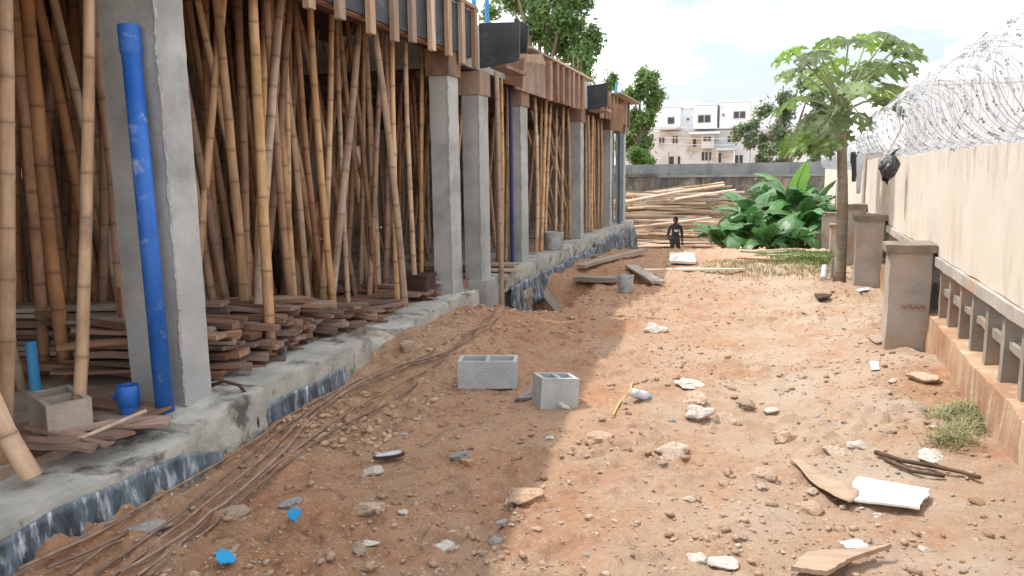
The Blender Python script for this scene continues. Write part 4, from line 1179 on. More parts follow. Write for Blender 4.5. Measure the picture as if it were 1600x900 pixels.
# ------------------------------------------------------------------ timber pile and person at the far end
TIM = []
for i in range(8):
    m_ = [M['pale_timber'], M['pale_timber'], M['batten'], M['plank_grey']][i % 4]
    TIM.append(bamboo_mesh(700 + i, 4.2, .05, [M['bamboo'], M['pale_timber']][(i // 2) % 2]) if i % 2 == 0 else plank_mesh(4.0, .12, .08, 720 + i, m_))
cnt = 0
for lay in range(19):
    for k in range(7 if lay < 15 else 5):
        z = -1.62 + lay * .125 + random.uniform(-.02, .02)
        Y = 31.2 + lay * .10 + k * .16 + random.uniform(-.05, .05)
        X = random.uniform(-3.9, -2.2) + (0.3 if k % 2 else -.3)
        me_ = TIM[cnt % 8]
        o = bpy.data.objects.new('timber_pole', me_)
        tilt = random.gauss(0.0, .075); yaw = random.gauss(.22, .16)
        if cnt % 2 == 0:
            o.matrix_world = Matrix.Translation((X - 2.1, Y - .4, z)) @ Matrix.Rotation(yaw, 4, 'Z') @ Matrix.Rotation(math.pi / 2 + tilt, 4, 'Y')
        else:
            o.matrix_world = Matrix.Translation((X, Y, z)) @ Matrix.Rotation(yaw, 4, 'Z') @ Matrix.Rotation(tilt, 4, 'Y')
        link(o)
        tag(o, 'pale pole in the big timber pile at the far end of the passage', 'timber pole', 'big timber pile at the far end')
        cnt += 1

def person(loc, rz):
    e = empty('person', loc, 'person in dark shirt with pale print standing before the timber pile', 'person', rz=rz)
    vs_ = [((0, 0, .90), .135), ((0, 0, 1.12), .125), ((0, .02, 1.32), .145), ((0, .01, 1.43), .085), ((0, -.01, 1.50), .055),
           ((.095, 0, .86), .09), ((.11, -.02, .47), .062), ((.11, .03, .09), .045), ((.115, -.11, .035), .038),
           ((-.095, 0, .86), .09), ((-.12, .02, .47), .062), ((-.12, .07, .09), .045), ((-.125, -.07, .035), .038),
           ((.185, .01, 1.38), .062), ((.235, .03, 1.10), .045), ((.21, -.09, .88), .034),
           ((-.185, .01, 1.38), .062), ((-.245, .03, 1.10), .045), ((-.20, -.12, .92), .034)]
    ed = [(0, 1), (1, 2), (2, 3), (3, 4), (0, 5), (5, 6), (6, 7), (7, 8), (0, 9), (9, 10), (10, 11), (11, 12), (3, 13), (13, 14), (14, 15), (3, 16), (16, 17), (17, 18)]
    me_ = bpy.data.meshes.new('body'); me_.from_pydata([v for v, r in vs_], ed, []); me_.materials.append(M['cloth'])
    o = obj('clothed_body', me_, e)
    sk = o.modifiers.new('skin', 'SKIN'); sk.use_smooth_shade = True
    for i, (v, r) in enumerate(vs_):
        me_.skin_vertices[0].data[i].radius = (r, r * .8 if i < 4 else r)
        me_.skin_vertices[0].data[i].use_root = i == 0
    sb = o.modifiers.new('sub', 'SUBSURF'); sb.levels = 1; sb.render_levels = 2
    bm = bmesh.new(); bmesh.ops.create_icosphere(bm, subdivisions=3, radius=1)
    for v in bm.verts:
        p = v.co
        x, y, z = p.x * .078, p.y * .098, p.z * .118
        if p.z < -.2: x *= 1 + .22 * (p.z + .2); y *= 1 + .15 * (p.z + .2)
        if p.y < -.85 and -.35 < p.z < .05: y -= .018
        if abs(p.x) > .92 and abs(p.z) < .3: x *= 1.14
        v.co = (x, y, z)
    hm = bpy.data.meshes.new('head'); bm.to_mesh(hm); bm.free(); hm.materials.append(M['skin'])
    hm.polygons.foreach_set('use_smooth', [True] * len(hm.polygons))
    hd = obj('head', hm, e, (0, -.02, 1.60))
    bm = bmesh.new(); bmesh.ops.create_icosphere(bm, subdivisions=3, radius=1)
    bmesh.ops.delete(bm, geom=[v for v in bm.verts if v.co.z < .05 and v.co.y < .1 or v.co.z < -.5], context='VERTS')
    for v in bm.verts: v.co = (v.co.x * .086, v.co.y * .106, v.co.z * .128 + .004)
    hm2 = bpy.data.meshes.new('hair'); bm.to_mesh(hm2); bm.free(); hm2.materials.append(M['hair']); obj('hair', hm2, hd)
    for s in (1, -1):
        wv = Vector((.21, -.09, .88)) if s > 0 else Vector((-.20, -.12, .92))
        hb = MB(); hb.tube([wv, wv + Vector((0, -.02, -.05)), wv + Vector((0, -.03, -.09))], [.026, .036, .032], 8)
        for k in range(4):
            bpt = wv + Vector((-.0, -.03 + (k - 1.5) * .018, -.085))
            hb.tube([bpt, bpt + Vector((-.004 * s, -.006, -.035)), bpt + Vector((-.014 * s, -.012, -.062 + .006 * abs(k - 1.2)))], [.0095, .009, .007], 6)
        tbp = wv + Vector((-.006 * s, -.045, -.04)); hb.tube([tbp, tbp + Vector((-.006 * s, -.03, -.025)), tbp + Vector((-.01 * s, -.035, -.05))], [.011, .010, .008], 6)
        hb.build('hand', M['skin'], e, smooth=True)
    mb = MB(); mb.add([(-.07, -.141, 1.22), (.06, -.141, 1.22), (.06, -.139, 1.30), (-.07, -.139, 1.30), (-.07, -.12, 1.22), (.06, -.12, 1.22), (.06, -.12, 1.30), (-.07, -.12, 1.30)], [(0, 1, 2, 3), (4, 7, 6, 5), (0, 4, 5, 1), (2, 6, 7, 3), (0, 3, 7, 4), (1, 5, 6, 2)])
    mb.build('shirt_print', M['print'], e)
    return e
pp = on_y(1055, 380, 28.3); person((pp.x, pp.y, gz(pp.x, pp.y)), R(20)).scale = (1.08, 1.08, 1.08)

# ------------------------------------------------------------------ walls at the back
pw = empty('perimeter_wall', (2, 38, -2), 'long mould-stained block wall closing the site behind the timber pile', 'wall')
put(MB().box(-14, 16, 38, 38.25, -2.3, 1.30), 'wall_body', M['oldwall'], pw)
put(MB().box(-14, 16, 37.93, 38.32, 1.303, 1.40), 'coping', M['oldwall2'], pw)
put(MB().box(-14, 16, 38.7, 38.9, -2.3, 1.95), 'upper_band', M['oldwall2'], pw)
for k in range(8):
    put(MB().box(-5.9 + k * 1.9, -5.86 + k * 1.9, 38.62, 38.66, 1.3, 2.55), 'fence_post', M['oldwall2'], pw)
a = on_y(976, 275, 35.6); b = on_y(1026, 275, 35.6)
pw2 = empty('wall_stub', (b.x, 35.6, -2), 'short dark stained wall stub right of the far building end', 'wall')
put(MB().box(a.x - 2, b.x, 35.6, 36.0, -2.2, a.z - .05), 'wall_body', M['oldwall'], pw2)
put(MB().box(a.x - 2.05, b.x + .08, 35.52, 36.08, a.z - .047, a.z + .1), 'coping', M['oldwall'], pw2)

# ------------------------------------------------------------------ far apartment house
HY = 82.0
hs = empty('apartment_house', (on_y(1090, 260, HY).x, HY, -2), 'pale three-storey apartment house with bare rendered lower floors, far behind', 'building')
def hbox(x0, y0, x1, y1, d0, d1, name, m, parent=None):
    A = on_y(x0, y1, HY); B = on_y(x1, y0, HY); A.z = on_y(1095, y1, HY).z; B.z = on_y(1095, y0, HY).z
    return put(MB().box(A.x, B.x, HY + d0, HY + d1, A.z, B.z), name, m, parent or hs)
def sub(mb, name, m, parent):
    o = mb.build(name, m, parent)
    o.matrix_parent_inverse = Matrix.Translation(hs.location).inverted()
    return o
def hwin(x0, y0, x1, y1, d0, bars=1):
    A = on_y(x0, y1, HY); B = on_y(x1, y0, HY); A.z = on_y(1095, y1, HY).z; B.z = on_y(1095, y0, HY).z
    w = put(MB().box(A.x, B.x, HY + d0 - .06, HY + d0 + .02, A.z, B.z), 'window', M['frame'], hs)
    n = bars + 1; g = .09; W = (B.x - A.x - g) / n
    for k in range(n):
        o = MB().box(A.x + g + k * W, A.x + k * W + W, HY + d0 - .08, HY + d0 - .055, A.z + g, B.z - g).build('pane', M['pane'], w)
        o.matrix_parent_inverse = Matrix.Identity(4)
hbox(975, 203, 1265, 300, 1.0, 12, 'wall', M['house2'])
hbox(1000, 168, 1262, 202.5, 1.6, 12, 'wall', M['house'])
hbox(1028, 167, 1063, 201, -.6, 1.55, 'bay', M['house']); hbox(1084, 166, 1121, 201, -.6, 1.55, 'bay', M['house']); hbox(1124, 162, 1172, 201, 0, 1.55, 'bay', M['house'])
hbox(1026, 163.5, 1065, 166.5, -.64, 11, 'parapet', M['house']); hbox(1082, 162.5, 1122.5, 165.5, -.64, 11, 'parapet', M['house']); hbox(1123.5, 158.5, 1174, 161.5, -.04, 11, 'parapet', M['house']); hbox(1065.5, 165.5, 1081.5, 167.6, 1.56, 11, 'parapet', M['house'])
hbox(1000, 198.5, 1072, 202.2, -2.4, -.65, 'balcony', M['house2']); hbox(1078, 207, 1125, 210, -1.6, .95, 'balcony', M['house']); hbox(1120, 233, 1150, 236, -1.8, .95, 'balcony', M['house2'])
hbox(1096, 210.5, 1116, 232, -.4, .95, 'bay', M['house2']); hbox(1120, 237, 1122.5, 266, -1.7, -1.3, 'post', M['house2']); hbox(1146, 237, 1149, 266, -1.7, -1.3, 'post', M['house2'])
for w in ((1043, 181, 1056, 194, -.6, 0), (1090, 179.5, 1112, 193.5, -.6, 1), (1145, 175, 1166, 188, 0, 1), (1070, 181, 1076, 187, 1.6, 0), (1128, 178, 1133, 184, 0, 0),
          (1027, 210, 1038, 225, 1, 1), (1048, 209, 1059, 224, 1, 1), (1010, 211, 1019, 224, 1, 0), (1098, 213, 1113, 222, -.4, 1), (1080, 214, 1088, 230, 1, 0), (1135, 212, 1150, 224, 1, 1), (1165, 208, 1180, 222, 1, 1),
          (1042, 242, 1053, 262, 1, 0), (1056, 242, 1063, 258, 1, 0), (1012, 245, 1022, 255, 1, 1), (1094, 236, 1112, 252, 1, 2), (1120.5, 238, 1128, 256, .9, 0), (1146.5, 242, 1162, 258, 1, 1), (1184, 238, 1196, 256, 1, 1)):
    hwin(*w)
# pale house behind the razor wire
PY = 46.0
ph = empty('pale_house', (on_y(1520, 250, PY).x, PY, -2), 'white house behind the razor wire on the right', 'building')
def pbox(x0, y0, x1, y1, d0, d1, name, m):
    A = on_y(x0, y1, PY); B = on_y(x1, y0, PY); A.z = on_y(1490, y1, PY).z; B.z = on_y(1490, y0, PY).z; return put(MB().box(A.x, B.x, PY + d0, PY + d1, -2 if y1 > 250 else A.z, B.z), name, m, ph)
pbox(1412, 132, 1800, 260, 0, 9, 'wall', M['paleblock']); pbox(1409, 124, 1800, 131.5, -.02, 9, 'roof_edge', M['paleblock'])
pbox(1512, 72, 1800, 123.5, 1.2, 8, 'wall', M['paleblock']); pbox(1504, 60, 1541, 71.5, 1.17, 4, 'roof_edge', M['paleblock']); pbox(1542, 66, 1800, 71.5, 1.17, 8, 'roof_edge', M['paleblock'])
# overhead wires in front of the house
for i, (ya, yb) in enumerate(((193, 186), (208, 203), (217, 214))):
    A = on_y(960, ya, 58); B = on_y(1320, yb, 58)
    pts = [A.lerp(B, t) + Vector((0, 0, -.5 * 4 * t * (1 - t))) for t in [k / 14 for k in range(15)]]
    A2 = A + (A - B) * 1.5; B2 = B + (B - A) * 1.5
    tag(MB().tube([A2] + pts + [B2], .022, 5).build('power_line', M['wire']), ('topmost', 'middle', 'lowest')[i] + ' of three overhead wires crossing before the apartment house', 'power line', 'overhead wires')

# ------------------------------------------------------------------ trees
def tree(label, clumps, Y, base_px, m, n, ls, seed, dz=-2.0, spread=1.0):
    rr = np.random.default_rng(seed)
    c0 = on_y(base_px, 300, Y); base = Vector((c0.x, Y, dz))
    e = empty('leafy_tree', base, label, 'tree')
    V = []; Fc = []
    tot = sum(c[2] * c[3] for c in clumps)
    limbs = MB()
    topz = max(on_y(c[0], c[1], Y).z for c in clumps)
    hub = base.lerp(Vector((base.x, Y, topz)), .55)
    limbs.tube([Vector((0, 0, -.1)), (hub - base) * .5 + Vector((.1, 0, 0)), hub - base], [.32, .26, .2], 10)
    for (px, py, rx, ry) in clumps:
        c = on_y(px, py, Y + rr.uniform(-1, 1) * spread); sc = (c - CAM).length / F
        RX, RZ = rx * sc, ry * sc
        limbs.tube([hub - base, (hub - base).lerp(c - base, .5) + Vector((0, 0, .2)), c - base], [.12, .08, .03], 6)
        k = max(30, int(n * rx * ry / tot))
        # sub-clumps give light and dark masses and gaps
        ns = max(5, int(RX * RZ * 5))
        d = rr.normal(size=(ns, 3)); d /= np.linalg.norm(d, axis=1)[:, None]
        rad = rr.uniform(.35, 1, ns) ** .6
        cen = d * rad[:, None] * np.array([RX, RX * .8, RZ])
        which = rr.integers(0, ns, k)
        off = rr.normal(size=(k, 3)) * (.30 * min(RX, RZ) + .12) * .55
        P = cen[which] + off + np.array(c)
        nr = rr.normal(size=(k, 3)) + np.array([0, 0, .8]); nr /= np.linalg.norm(nr, axis=1)[:, None]
        t1 = np.cross(nr, rr.normal(size=(k, 3))); t1 /= np.linalg.norm(t1, axis=1)[:, None]
        t2 = np.cross(nr, t1)
        s = ls * rr.uniform(.6, 1.4, k)[:, None]
        q = np.stack([P - t1 * s, P + t2 * s * .45 + nr * s * .1, P + t1 * s, P - t2 * s * .45 + nr * s * .1], 1) - np.array(base)
        b = len(V) * 1
        V.append(q.reshape(-1, 3))
    V = np.concatenate(V); nq = len(V) // 4
    me_ = bpy.data.meshes.new('crown'); me_.vertices.add(len(V)); me_.vertices.foreach_set('co', V.ravel())
    me_.loops.add(nq * 4); me_.loops.foreach_set('vertex_index', np.arange(nq * 4)); me_.polygons.add(nq)
    me_.polygons.foreach_set('loop_start', np.arange(0, nq * 4, 4)); me_.polygons.foreach_set('loop_total', np.full(nq, 4)); me_.update(calc_edges=True)
    me_.materials.append(m)
    obj('crown', me_, e); limbs.build('trunk', M['bark'], e, smooth=True)
    return e
tree('big green tree rising behind the two building blocks', [(800, 8, 38, 26), (840, 30, 52, 34), (880, 14, 44, 30), (905, 55, 28, 26), (862, 78, 40, 26), (890, 108, 30, 22), (918, 92, 16, 18), (820, 60, 32, 20), (860, -40, 60, 40), (800, -40, 40, 30), (880, 135, 24, 14), (928, 66, 10, 14)], 30, 850, M['leafA'], 26000, .10, 4, spread=1.5)
tree('bushy tree between the far building end and the apartment house', [(1000, 128, 24, 18), (1018, 150, 16, 18), (992, 150, 14, 20), (1004, 176, 24, 16), (1024, 168, 10, 14), (1000, 205, 20, 18), (985, 235, 22, 22), (1005, 240, 14, 16), (955, 130, 12, 14)], 46, 998, M['leafA'], 12000, .12, 6)
tree('tall grey-green tree right of the apartment house', [(1212, 168, 24, 20), (1178, 200, 18, 14), (1150, 210, 16, 10), (1228, 200, 30, 26), (1262, 150, 26, 20), (1275, 195, 26, 26), (1200, 228, 30, 14), (1240, 238, 40, 16), (1290, 236, 26, 20), (1300, 170, 26, 22), (1215, 250, 30, 10)], 50, 1232, M['leafC'], 13000, .12, 8)
tree('young green shrub behind the wall stub by far building', [(995, 248, 14, 12), (1012, 256, 10, 8)], 40.5, 1000, M['leafB'], 2500, .07, 12)
tree('leafy dark green shrub behind the banana clump', [(1255, 335, 24, 36), (1200, 335, 36, 36), (1150, 350, 24, 30), (1270, 300, 14, 20)], 28.5, 1215, M['banleaf'], 9000, .08, 13)

# ------------------------------------------------------------------ stones
def stone_mesh(seed, m, sub=2, flat=.6):
    bm = bmesh.new(); bmesh.ops.create_icosphere(bm, subdivisions=sub, radius=.5)
    sv = Vector((seed * 1.7, seed * .3, 0))
    for v in bm.verts:
        p = v.co.copy()
        p = p * (1 + .45 * mnoise.noise(p * 2.2 + sv) + .22 * mnoise.noise(p * 5 + sv) + .10 * mnoise.noise(p * 13 + sv))
        for k in range(3):      # a few broken facets
            n_ = mnoise.random_unit_vector() if False else Vector((math.sin(seed * 3.1 + k * 2), math.cos(seed * 1.3 + k * 4), math.sin(seed + k * 1.7))).normalized()
            dd = p.dot(n_) - .34
            if dd > 0: p -= n_ * dd * .9
        v.co = (p.x * 1.1, p.y * .85, p.z * flat)
    me_ = bpy.data.meshes.new('stone'); bm.to_mesh(me_); bm.free(); me_.materials.append(m)
    return me_
ST = {k: [stone_mesh(i * 3 + j * 40 + 1, M[k], 3, .75) for i in range(6)] for j, k in enumerate(('stone', 'stone_red', 'stone_white', 'stone_grey'))}
def stone(px, py, wpx, kind, label, group=None, flat=1.0, name='stone', rz=None, asp=1.0):
    p = on_g(px, py)
    s = wpx * (p - CAM).length / F / 1.0
    o = bpy.data.objects.new(name, random.choice(ST[kind]))
    o.location = (p.x, p.y, p.z + s * .14 * flat); o.scale = (s, s * asp, s * flat); o.rotation_euler = (random.gauss(0, .12), random.gauss(0, .12), R(17) + random.gauss(0, .4) if rz is None else rz)
    link(o); return tag(o, label, 'stone', group)
for a in ((362, 806, 52, 'stone', 'large flat oval stone beside the rod bundle at lower left', .5, .9, .75),
          (1024, 519, 30, 'stone_white', 'white stone in the sunlit middle distance beyond the blocks', .8),
          (1074, 603, 40, 'stone_white', 'long flat pale stone above the crushed bottle', .45),
          (1092, 650, 36, 'stone_white', 'white angular stone in the row right of the crushed bottle'),
          (1136, 662, 36, 'stone', 'tan broken stone at the right end of the small stone row'),
          (1088, 628, 34, 'stone', 'rounded pinkish stone just above the white angular stone'),
          (1167, 637, 26, 'stone', 'rounded tan stone near the upper middle of the sunlit ground'),
          (1205, 642, 24, 'stone_white', 'small flat white stone lying alone in the sun', .4),
          (1341, 700, 30, 'stone_white', 'white pointed stone above the white board'),
          (1306, 707, 30, 'stone', 'grey-brown stone just left of the white pointed stone'),
          (1456, 716, 38, 'stone_white', 'flat pale shard below the dry grass clump', .4),
          (1192, 748, 40, 'stone_red', 'large brown clod left of the brown husk'),
          (1266, 800, 36, 'stone_red', 'dark brown clod below the brown husk'),
          (1092, 876, 28, 'stone_white', 'round white stone near the bottom edge'),
          (1132, 882, 44, 'stone_white', 'flat whitish slab stone near the bottom edge', .4),
          (1048, 708, 46, 'stone', 'long pale stone with red earth on it in mid foreground', .6),
          (1228, 690, 28, 'stone_red', 'reddish upright clod left of the white pointed stone', 1.2),
          (720, 717, 30, 'stone_grey', 'grey lump of concrete in the shade near middle foreground'),
          (575, 802, 46, 'stone', 'rough tan lump of rubble in the shade, lower left of centre'),
          (560, 862, 24, 'stone', 'round brown stone near the bottom edge left of centre'),
          (695, 858, 30, 'stone_white', 'white chunk of rubble in the shade at bottom centre'),
          (583, 738, 30, 'stone_white', 'pale flake beside the lost slipper sole', .5),
          (455, 791, 28, 'stone_grey', 'grey rubble stone in the shade right of the oval stone'),
          (774, 849, 20, 'stone_grey', 'dark grey stone near the shadow edge at bottom centre'),
          (788, 819, 20, 'stone_grey', 'small round grey stone above the dark one near the shadow edge'),
          (822, 778, 56, 'stone_red', 'broad low clod of red earth near the shadow edge', .4),
          (935, 690, 44, 'stone_red', 'crumbled earth clod on the sunlit side of the shadow edge', .7),
          (880, 638, 22, 'stone_white', 'small pale stone at the right foot of the smaller block'),
          (820, 624, 28, 'stone_grey', 'dark stone at the left foot of the smaller block'),
          (225, 829, 60, 'stone_grey', 'flat grey slate piece between the rods and the plinth', .3),
          (1445, 594, 40, 'stone', 'cluster-like pale stone on the earth below the grey pillar', .5),
          (1370, 535, 22, 'stone', 'brown stone just left of the grey pillar foot'),
          (545, 640, 44, 'stone_red', 'red earth clod between plinth and rods', .8),
          (590, 530, 40, 'stone', 'rubble lump beside the broken plinth', .8),
          (640, 545, 36, 'stone_red', 'red clod on the spoil heap by the rods')):
    fl = a[5] if len(a) > 5 else .8
    stone(*a[:5], group=None, flat=fl, rz=a[6] if len(a) > 6 else None, asp=a[7] if len(a) > 7 else 1)
rs_ = random.Random(21)
n = 0
for _ in range(215):
    px = rs_.uniform(330, 1560); py = 900 - 430 * rs_.random() ** .8
    p = on_g(px, py)
    if p.x < -2.95 or p.x > wallx(p.y) - .12: continue
    if 700 < px < 905 and 545 < py < 650: continue
    sunny = p.x > -1.1
    kind = rs_.choice(['stone', 'stone', 'stone_red', 'stone_red', 'stone_red', 'stone_white', 'stone_grey'] if sunny else ['stone', 'stone_red', 'stone_red', 'stone_red', 'stone_grey', 'stone_white'])
    lab = {'stone': 'small tan stone scattered loose on the earth', 'stone_red': 'small red-brown clod scattered loose on the earth', 'stone_white': 'small pale chip scattered loose on the earth', 'stone_grey': 'small grey stone scattered loose on the earth'}[kind]
    sz = .018 + .05 * rs_.random() ** 2 if kind != 'stone_red' else .022 + .06 * rs_.random() ** 2
    wpx = sz * F / (p - CAM).length
    stone(px, py, wpx, kind, lab, 'loose stones on the earth', flat=rs_.uniform(.5, .9), name='small_stone')

def gravel(name, label, N, kinds, smin, smax, region, seed):
    rr = np.random.default_rng(seed)
    m = M[kinds]
    bm = bmesh.new(); bmesh.ops.create_icosphere(bm, subdivisions=1, radius=.5)
    bv = np.array([v.co[:] for v in bm.verts]); bf = np.array([[v.index for v in f.verts] for f in bm.faces]); bm.free()
    x0, x1, y0, y1 = region
    X = rr.uniform(x0, x1, N); Y = y0 + (y1 - y0) * rr.uniform(0, 1, N) ** 1.5
    keep = (X < 1.28 + (Y - 4.81) * .0488) & (vnoise(X * 1.5, Y * 1.5, seed) > rr.uniform(.3, .85, N))
    X = X[keep]; Y = Y[keep]; N = len(X)
    Z = gfull(X, Y)
    s = smin + (smax - smin) * rr.uniform(0, 1, N) ** 2.5
    jit = rr.uniform(.6, 1.35, (N, len(bv), 1))
    a = rr.uniform(0, 6.28, N); ca, sa = np.cos(a)[:, None], np.sin(a)[:, None]
    P = bv[None] * jit * np.array([1.2, .8, .6])[None, None] * s[:, None, None]
    px = P[..., 0] * ca - P[..., 1] * sa; py = P[..., 0] * sa + P[..., 1] * ca
    P = np.stack([px + X[:, None], py + Y[:, None], P[..., 2] + (Z + s * .12)[:, None]], 2).reshape(-1, 3)
    Fc = (bf[None] + (np.arange(N) * len(bv))[:, None, None]).reshape(-1, 3)
    me_ = bpy.data.meshes.new(name); me_.vertices.add(len(P)); me_.vertices.foreach_set('co', P.ravel())
    me_.loops.add(Fc.size); me_.loops.foreach_set('vertex_index', Fc.ravel()); me_.polygons.add(len(Fc))
    me_.polygons.foreach_set('loop_start', np.arange(0, Fc.size, 3)); me_.polygons.foreach_set('loop_total', np.full(len(Fc), 3)); me_.update(calc_edges=True)
    me_.materials.append(m)
    tag(obj(name, me_), label, 'gravel', kind='stuff')
reg = (-3.0, 1.9, 1.8, 15)
gravel('gravel', 'fine crumbs of red earth covering the passage', 15000, 'stone_red', .005, .026, reg, 1)
gravel('gravel', 'fine tan gravel covering the passage', 12000, 'stone', .005, .024, reg, 2)
gravel('gravel', 'fine pale chips among the gravel of the passage', 2600, 'stone_white', .004, .018, reg, 3)
gravel('gravel', 'loose crumbling clods strewn over the passage', 6500, 'stone_red', .014, .055, reg, 7)
gravel('gravel', 'small broken stones strewn over the passage', 2600, 'stone', .012, .045, reg, 8)
gravel('gravel', 'coarse red clods on the spoil along the plinth', 1500, 'stone_red', .012, .07, (-3.0, -2.2, 4.2, 10.0), 4)

# ------------------------------------------------------------------ scraps
def slab_px(corners, th, m, name, label, cat, lift=.02, jag=0, tilt=0):
    pts = [on_g(*c) for c in corners]
    zb = max(p.z for p in pts)
    c = sum(pts, Vector()) / len(pts)
    pl = []
    rr = random.Random(int(corners[0][0]))
    for i in range(len(pts)):
        a = pts[i]; b = pts[(i + 1) % len(pts)]
        nn = 6 if jag else 1
        for k in range(nn):
            q = a.lerp(b, k / nn)
            if jag and k: q += Vector((rr.uniform(-jag, jag), rr.uniform(-jag, jag), 0))
            pl.append(q)
    base = Vector((c.x, c.y, zb + lift))
    v = [Vector((q.x - c.x, q.y - c.y, tilt * (q.x - c.x))) for q in pl]
    n_ = len(v); v2 = v + [q + Vector((0, 0, th)) for q in v]
    f = [tuple(reversed(range(n_))), tuple(range(n_, 2 * n_))] + [(i, (i + 1) % n_, n_ + (i + 1) % n_, n_ + i) for i in range(n_)]
    o = obj(name, mesh(name, v2, f, m), None, base); return tag(o, label, cat)
slab_px([(1322, 788), (1436, 808), (1452, 778), (1340, 756)], .012, M['white'], 'white_board', 'broken white board lying in the sun at lower right', 'board', lift=.012, jag=.008, tilt=.12)
# curved brown husk
A = on_g(1234, 728); B = on_g(1332, 792)
v = []; f = []; nn = 12
for i in range(nn + 1):
    t = i / nn; c = A.lerp(B, t) + Vector((0, -.035 * math.sin(math.pi * t), 0)); w = .075 * math.sin(math.pi * min(1, t * .62 + .02)) + .004
    for k in range(5):
        s = k / 2 - 1
        v.append((c.x + .5 * w * s, c.y + w * s, max(gz(c.x, c.y), c.z) + .012 + .03 * s * s * t + .02))
for i in range(nn):
    for k in range(4): b = i * 5 + k; f.append((b, b + 5, b + 6, b + 1))
o = obj('brown_husk', mesh('husk', v, f, M['card'], True)); o.modifiers.new('t', 'SOLIDIFY').thickness = .006
tag(o, 'curved brown palm husk tucked under the white board', 'husk')
def stick(pxs, r, m, label, name='stick', cat='stick', lift=.015):
    P = [on_g(*p) for p in pxs]; P = [Vector((p.x, p.y, gz(p.x, p.y) + lift)) for p in P]
    o0 = P[0].copy(); rads = [r * random.uniform(.7, 1.1) for _ in P]
    return tag(MB().tube([p - o0 for p in P], rads, 6).build(name, m, None, o0, smooth=True), label, cat)
stick([(1368, 714), (1410, 728), (1455, 736), (1500, 746), (1530, 755)], .014, M['bark_dark'], 'longer dark rotten stick right of the white stone', lift=.03)
stick([(1380, 722), (1425, 742), (1475, 750)], .010, M['bark_dark'], 'shorter dark rotten stick just below the longer one', lift=.02)
stick([(958, 652), (968, 632), (985, 612), (988, 600)], .009, M['yellow'], 'curled yellow strip beside the crushed bottle', 'yellow_strip', 'strip')
slab_px([(1235, 905), (1260, 888), (1320, 878), (1392, 874), (1330, 890), (1290, 915)], .02, M['card'], 'bark_piece', 'flat brown bark piece cut by the bottom edge', 'bark', lift=.03, jag=.006, tilt=.05)
slab_px([(450, 826), (463, 821), (475, 829), (462, 838), (452, 836)], .006, M['bluescrap'], 'plastic_scrap', 'light blue plastic scrap right of the oval stone', 'scrap', lift=.012, tilt=.15, jag=.007)
slab_px([(337, 884), (352, 876), (370, 880), (366, 890), (345, 894)], .006, M['bluescrap'], 'plastic_scrap', 'light blue plastic scrap near the bottom edge by the rods', 'scrap', lift=.012, tilt=-.1, jag=.007)
slab_px([(1358, 574), (1372, 572), (1374, 580), (1362, 583)], .006, M['white'], 'paper_scrap', 'tiny white paper scrap left of the grey pillar, on sunlit earth', 'scrap', lift=.01)
slab_px([(1310, 855), (1340, 850), (1356, 862), (1348, 870), (1322, 866)], .004, M['clear'], 'plastic_scrap', 'crumpled clear plastic scrap below the white board', 'scrap', lift=.02, jag=.006, tilt=.1)
slab_px([(1272, 464), (1300, 462), (1296, 470), (1278, 473)], .02, M['dark'], 'dark_scrap', 'dark scrap on the earth below the papaya tree', 'scrap', lift=.01)
slab_px([(1338, 455), (1356, 452), (1358, 460), (1342, 462)], .006, M['white'], 'paper_scrap', 'white scrap at the foot of the second grey pillar', 'scrap', lift=.01)
# slipper sole
p = on_g(608, 720)
v = []; nn = 20
for k in range(nn):
    a = 2 * math.pi * k / nn; r = 1 + .25 * math.cos(a)
    v.append((.10 * math.cos(a), .035 * math.sin(a) * r, .012))
e = empty('slipper_sole', (p.x, p.y, p.z + .012), 'lost slipper sole, dark rim and pale footbed, on shaded earth', 'slipper', rz=R(17) + .45)
mb = MB(); mb.add(v + [(x, y, z + .018) for x, y, z in v], [tuple(reversed(range(nn))), tuple(range(nn, 2 * nn))] + [(i, (i + 1) % nn, nn + (i + 1) % nn, nn + i) for i in range(nn)]); mb.build('sole', M['dark'], e)
mb = MB(); v2 = [(x * .85, y * .78, .031) for x, y, z in v]; mb.add(v2 + [(x, y, .036) for x, y, z in v2], [tuple(reversed(range(nn))), tuple(range(nn, 2 * nn))] + [(i, (i + 1) % nn, nn + (i + 1) % nn, nn + i) for i in range(nn)]); mb.build('footbed', M['clear'], e)
# crushed bottle
p = on_g(1000, 624)
e = empty('plastic_bottle', (p.x, p.y, p.z + .04), 'crushed plastic bottle with blue label beside the yellow strip', 'bottle', rz=.5)
e.rotation_euler = (0, .35, .5)
MB().tube([(-.07, 0, 0), (-.05, 0, 0), (0, .004, 0), (.04, 0, .003), (.062, 0, .003), (.075, 0, .004)], [.03, .036, .030, .035, .018, .013], 12).build('bottle_body', M['clear'], e, smooth=True)
MB().tube([(-.035, 0, 0), (-.01, .003, 0), (.02, .002, .001)], [.0375, .034, .035], 12, cap=False).build('bottle_wrapper', M['bottleblue'], e, smooth=True)
MB().tube([(.073, 0, .004), (.09, 0, .004)], .015, 10).build('cap', M['bluescrap'], e)
# grey pipes by papaya foot
p = on_g(1292, 440)
pipe('waste_pipe', (p.x - .06, p.y - .15, p.z + .05), (p.x + .0, p.y + .45, p.z + .16), .05, M['wire'], 'short grey waste pipe lying beside the papaya foot')
p = on_g(1303, 436)
pipe('waste_pipe', (p.x, p.y + .1, p.z - .03), (p.x, p.y + .1, p.z + .30), .045, M['oldwall2'], 'short grey pipe standing upright beside the papaya foot')
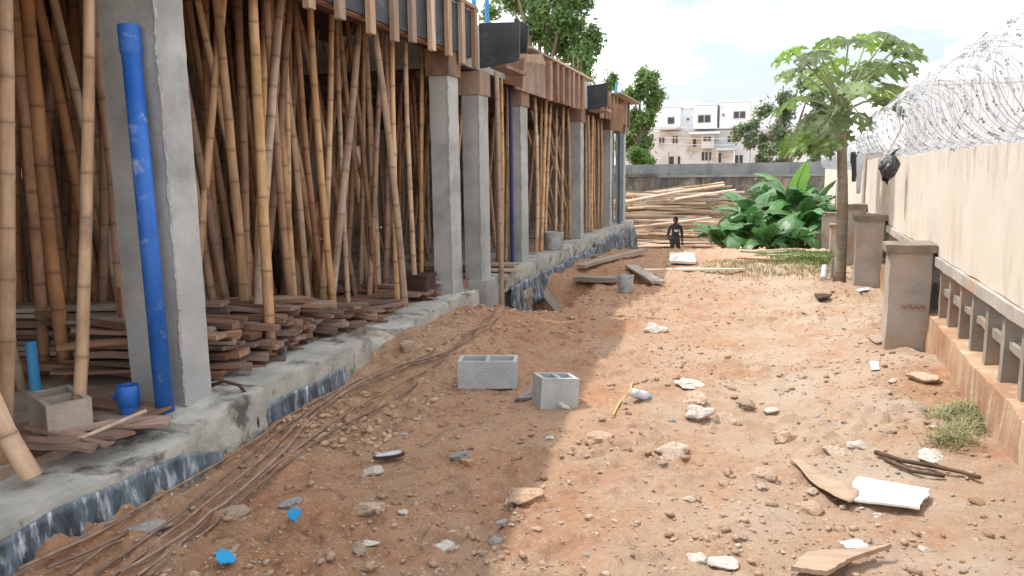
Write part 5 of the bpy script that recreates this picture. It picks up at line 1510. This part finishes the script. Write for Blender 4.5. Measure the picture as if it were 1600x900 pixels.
# sticks and cut stalks on the crest
for i in range(11):
    x0 = random.uniform(1140, 1200); y0 = random.uniform(396, 411)
    a = on_g(x0, y0); b = a + Vector((random.uniform(.6, 1.3), random.uniform(-.5, .5), 0)); b.z = gz(b.x, b.y)
    o = MB().tube([Vector((0, 0, .04 + .02 * (i % 4))), b - a + Vector((0, 0, .05 + .02 * (i % 3)))], .022, 6).build('cut_stick', random.choice([M['pale_timber'], M['batten'], M['papstalk']]), None, a, smooth=True)
    tag(o, 'cut stick in the loose heap in front of the banana clump', 'stick', 'cut sticks before the bananas')

# ------------------------------------------------------------------ grass
def blades(name, label, cat, pts, h, m, n, spread, kind=None, seed=0, lean=.6, w=.006):
    rr = np.random.default_rng(seed); V = []; Fc = []
    for _ in range(n):
        c = pts[rr.integers(len(pts))]
        x = c[0] + rr.normal() * spread[0]; y = c[1] + rr.normal() * spread[1]; z = gz(x, y)
        a = rr.uniform(0, 6.28); hh = h * rr.uniform(.5, 1.2); l = hh * lean * rr.uniform(.2, 1.4)
        dx, dy = math.cos(a), math.sin(a); b = len(V)
        V += [(x - dy * w, y + dx * w, z - .01), (x + dy * w, y - dx * w, z - .01), (x + dx * l * .4 + dy * w * .8, y + dy * l * .4 - dx * w * .8, z + hh * .7), (x + dx * l * .4 - dy * w * .8, y + dy * l * .4 + dx * w * .8, z + hh * .7), (x + dx * l, y + dy * l, z + hh * .85)]
        Fc += [(b, b + 1, b + 2, b + 3), (b + 3, b + 2, b + 4)]
    o = obj(name, mesh(name, V, Fc, m)); return tag(o, label, cat, kind=kind)
gp = [tuple(on_g(x, y)) for x in range(1215, 1300, 8) for y in (402, 408)]
blades('grass', 'strip of green grass on the crest left of the papaya foot', 'grass', gp, .12, M['grass'], 3600, (.16, .3), 'stuff', 2, w=.008)
gp = [tuple(on_g(x, y)) for x in range(1120, 1310, 8) for y in (412, 424)]
blades('grass', 'sparse dry grass along the crest of the passage', 'grass', gp, .08, M['drygrass'], 1800, (.2, .4), 'stuff', 3)
gp = [tuple(on_g(x, y)) for x, y in ((1480, 655), (1500, 650), (1510, 672), (1495, 690), (1520, 645), (1478, 690), (1530, 660))]
blades('dry_grass_clump', 'clump of withered grey-green grass at the foot of the wall', 'grass clump', gp, .075, M['drygrass'], 1500, (.045, .07), None, 4, lean=1.6, w=.003)
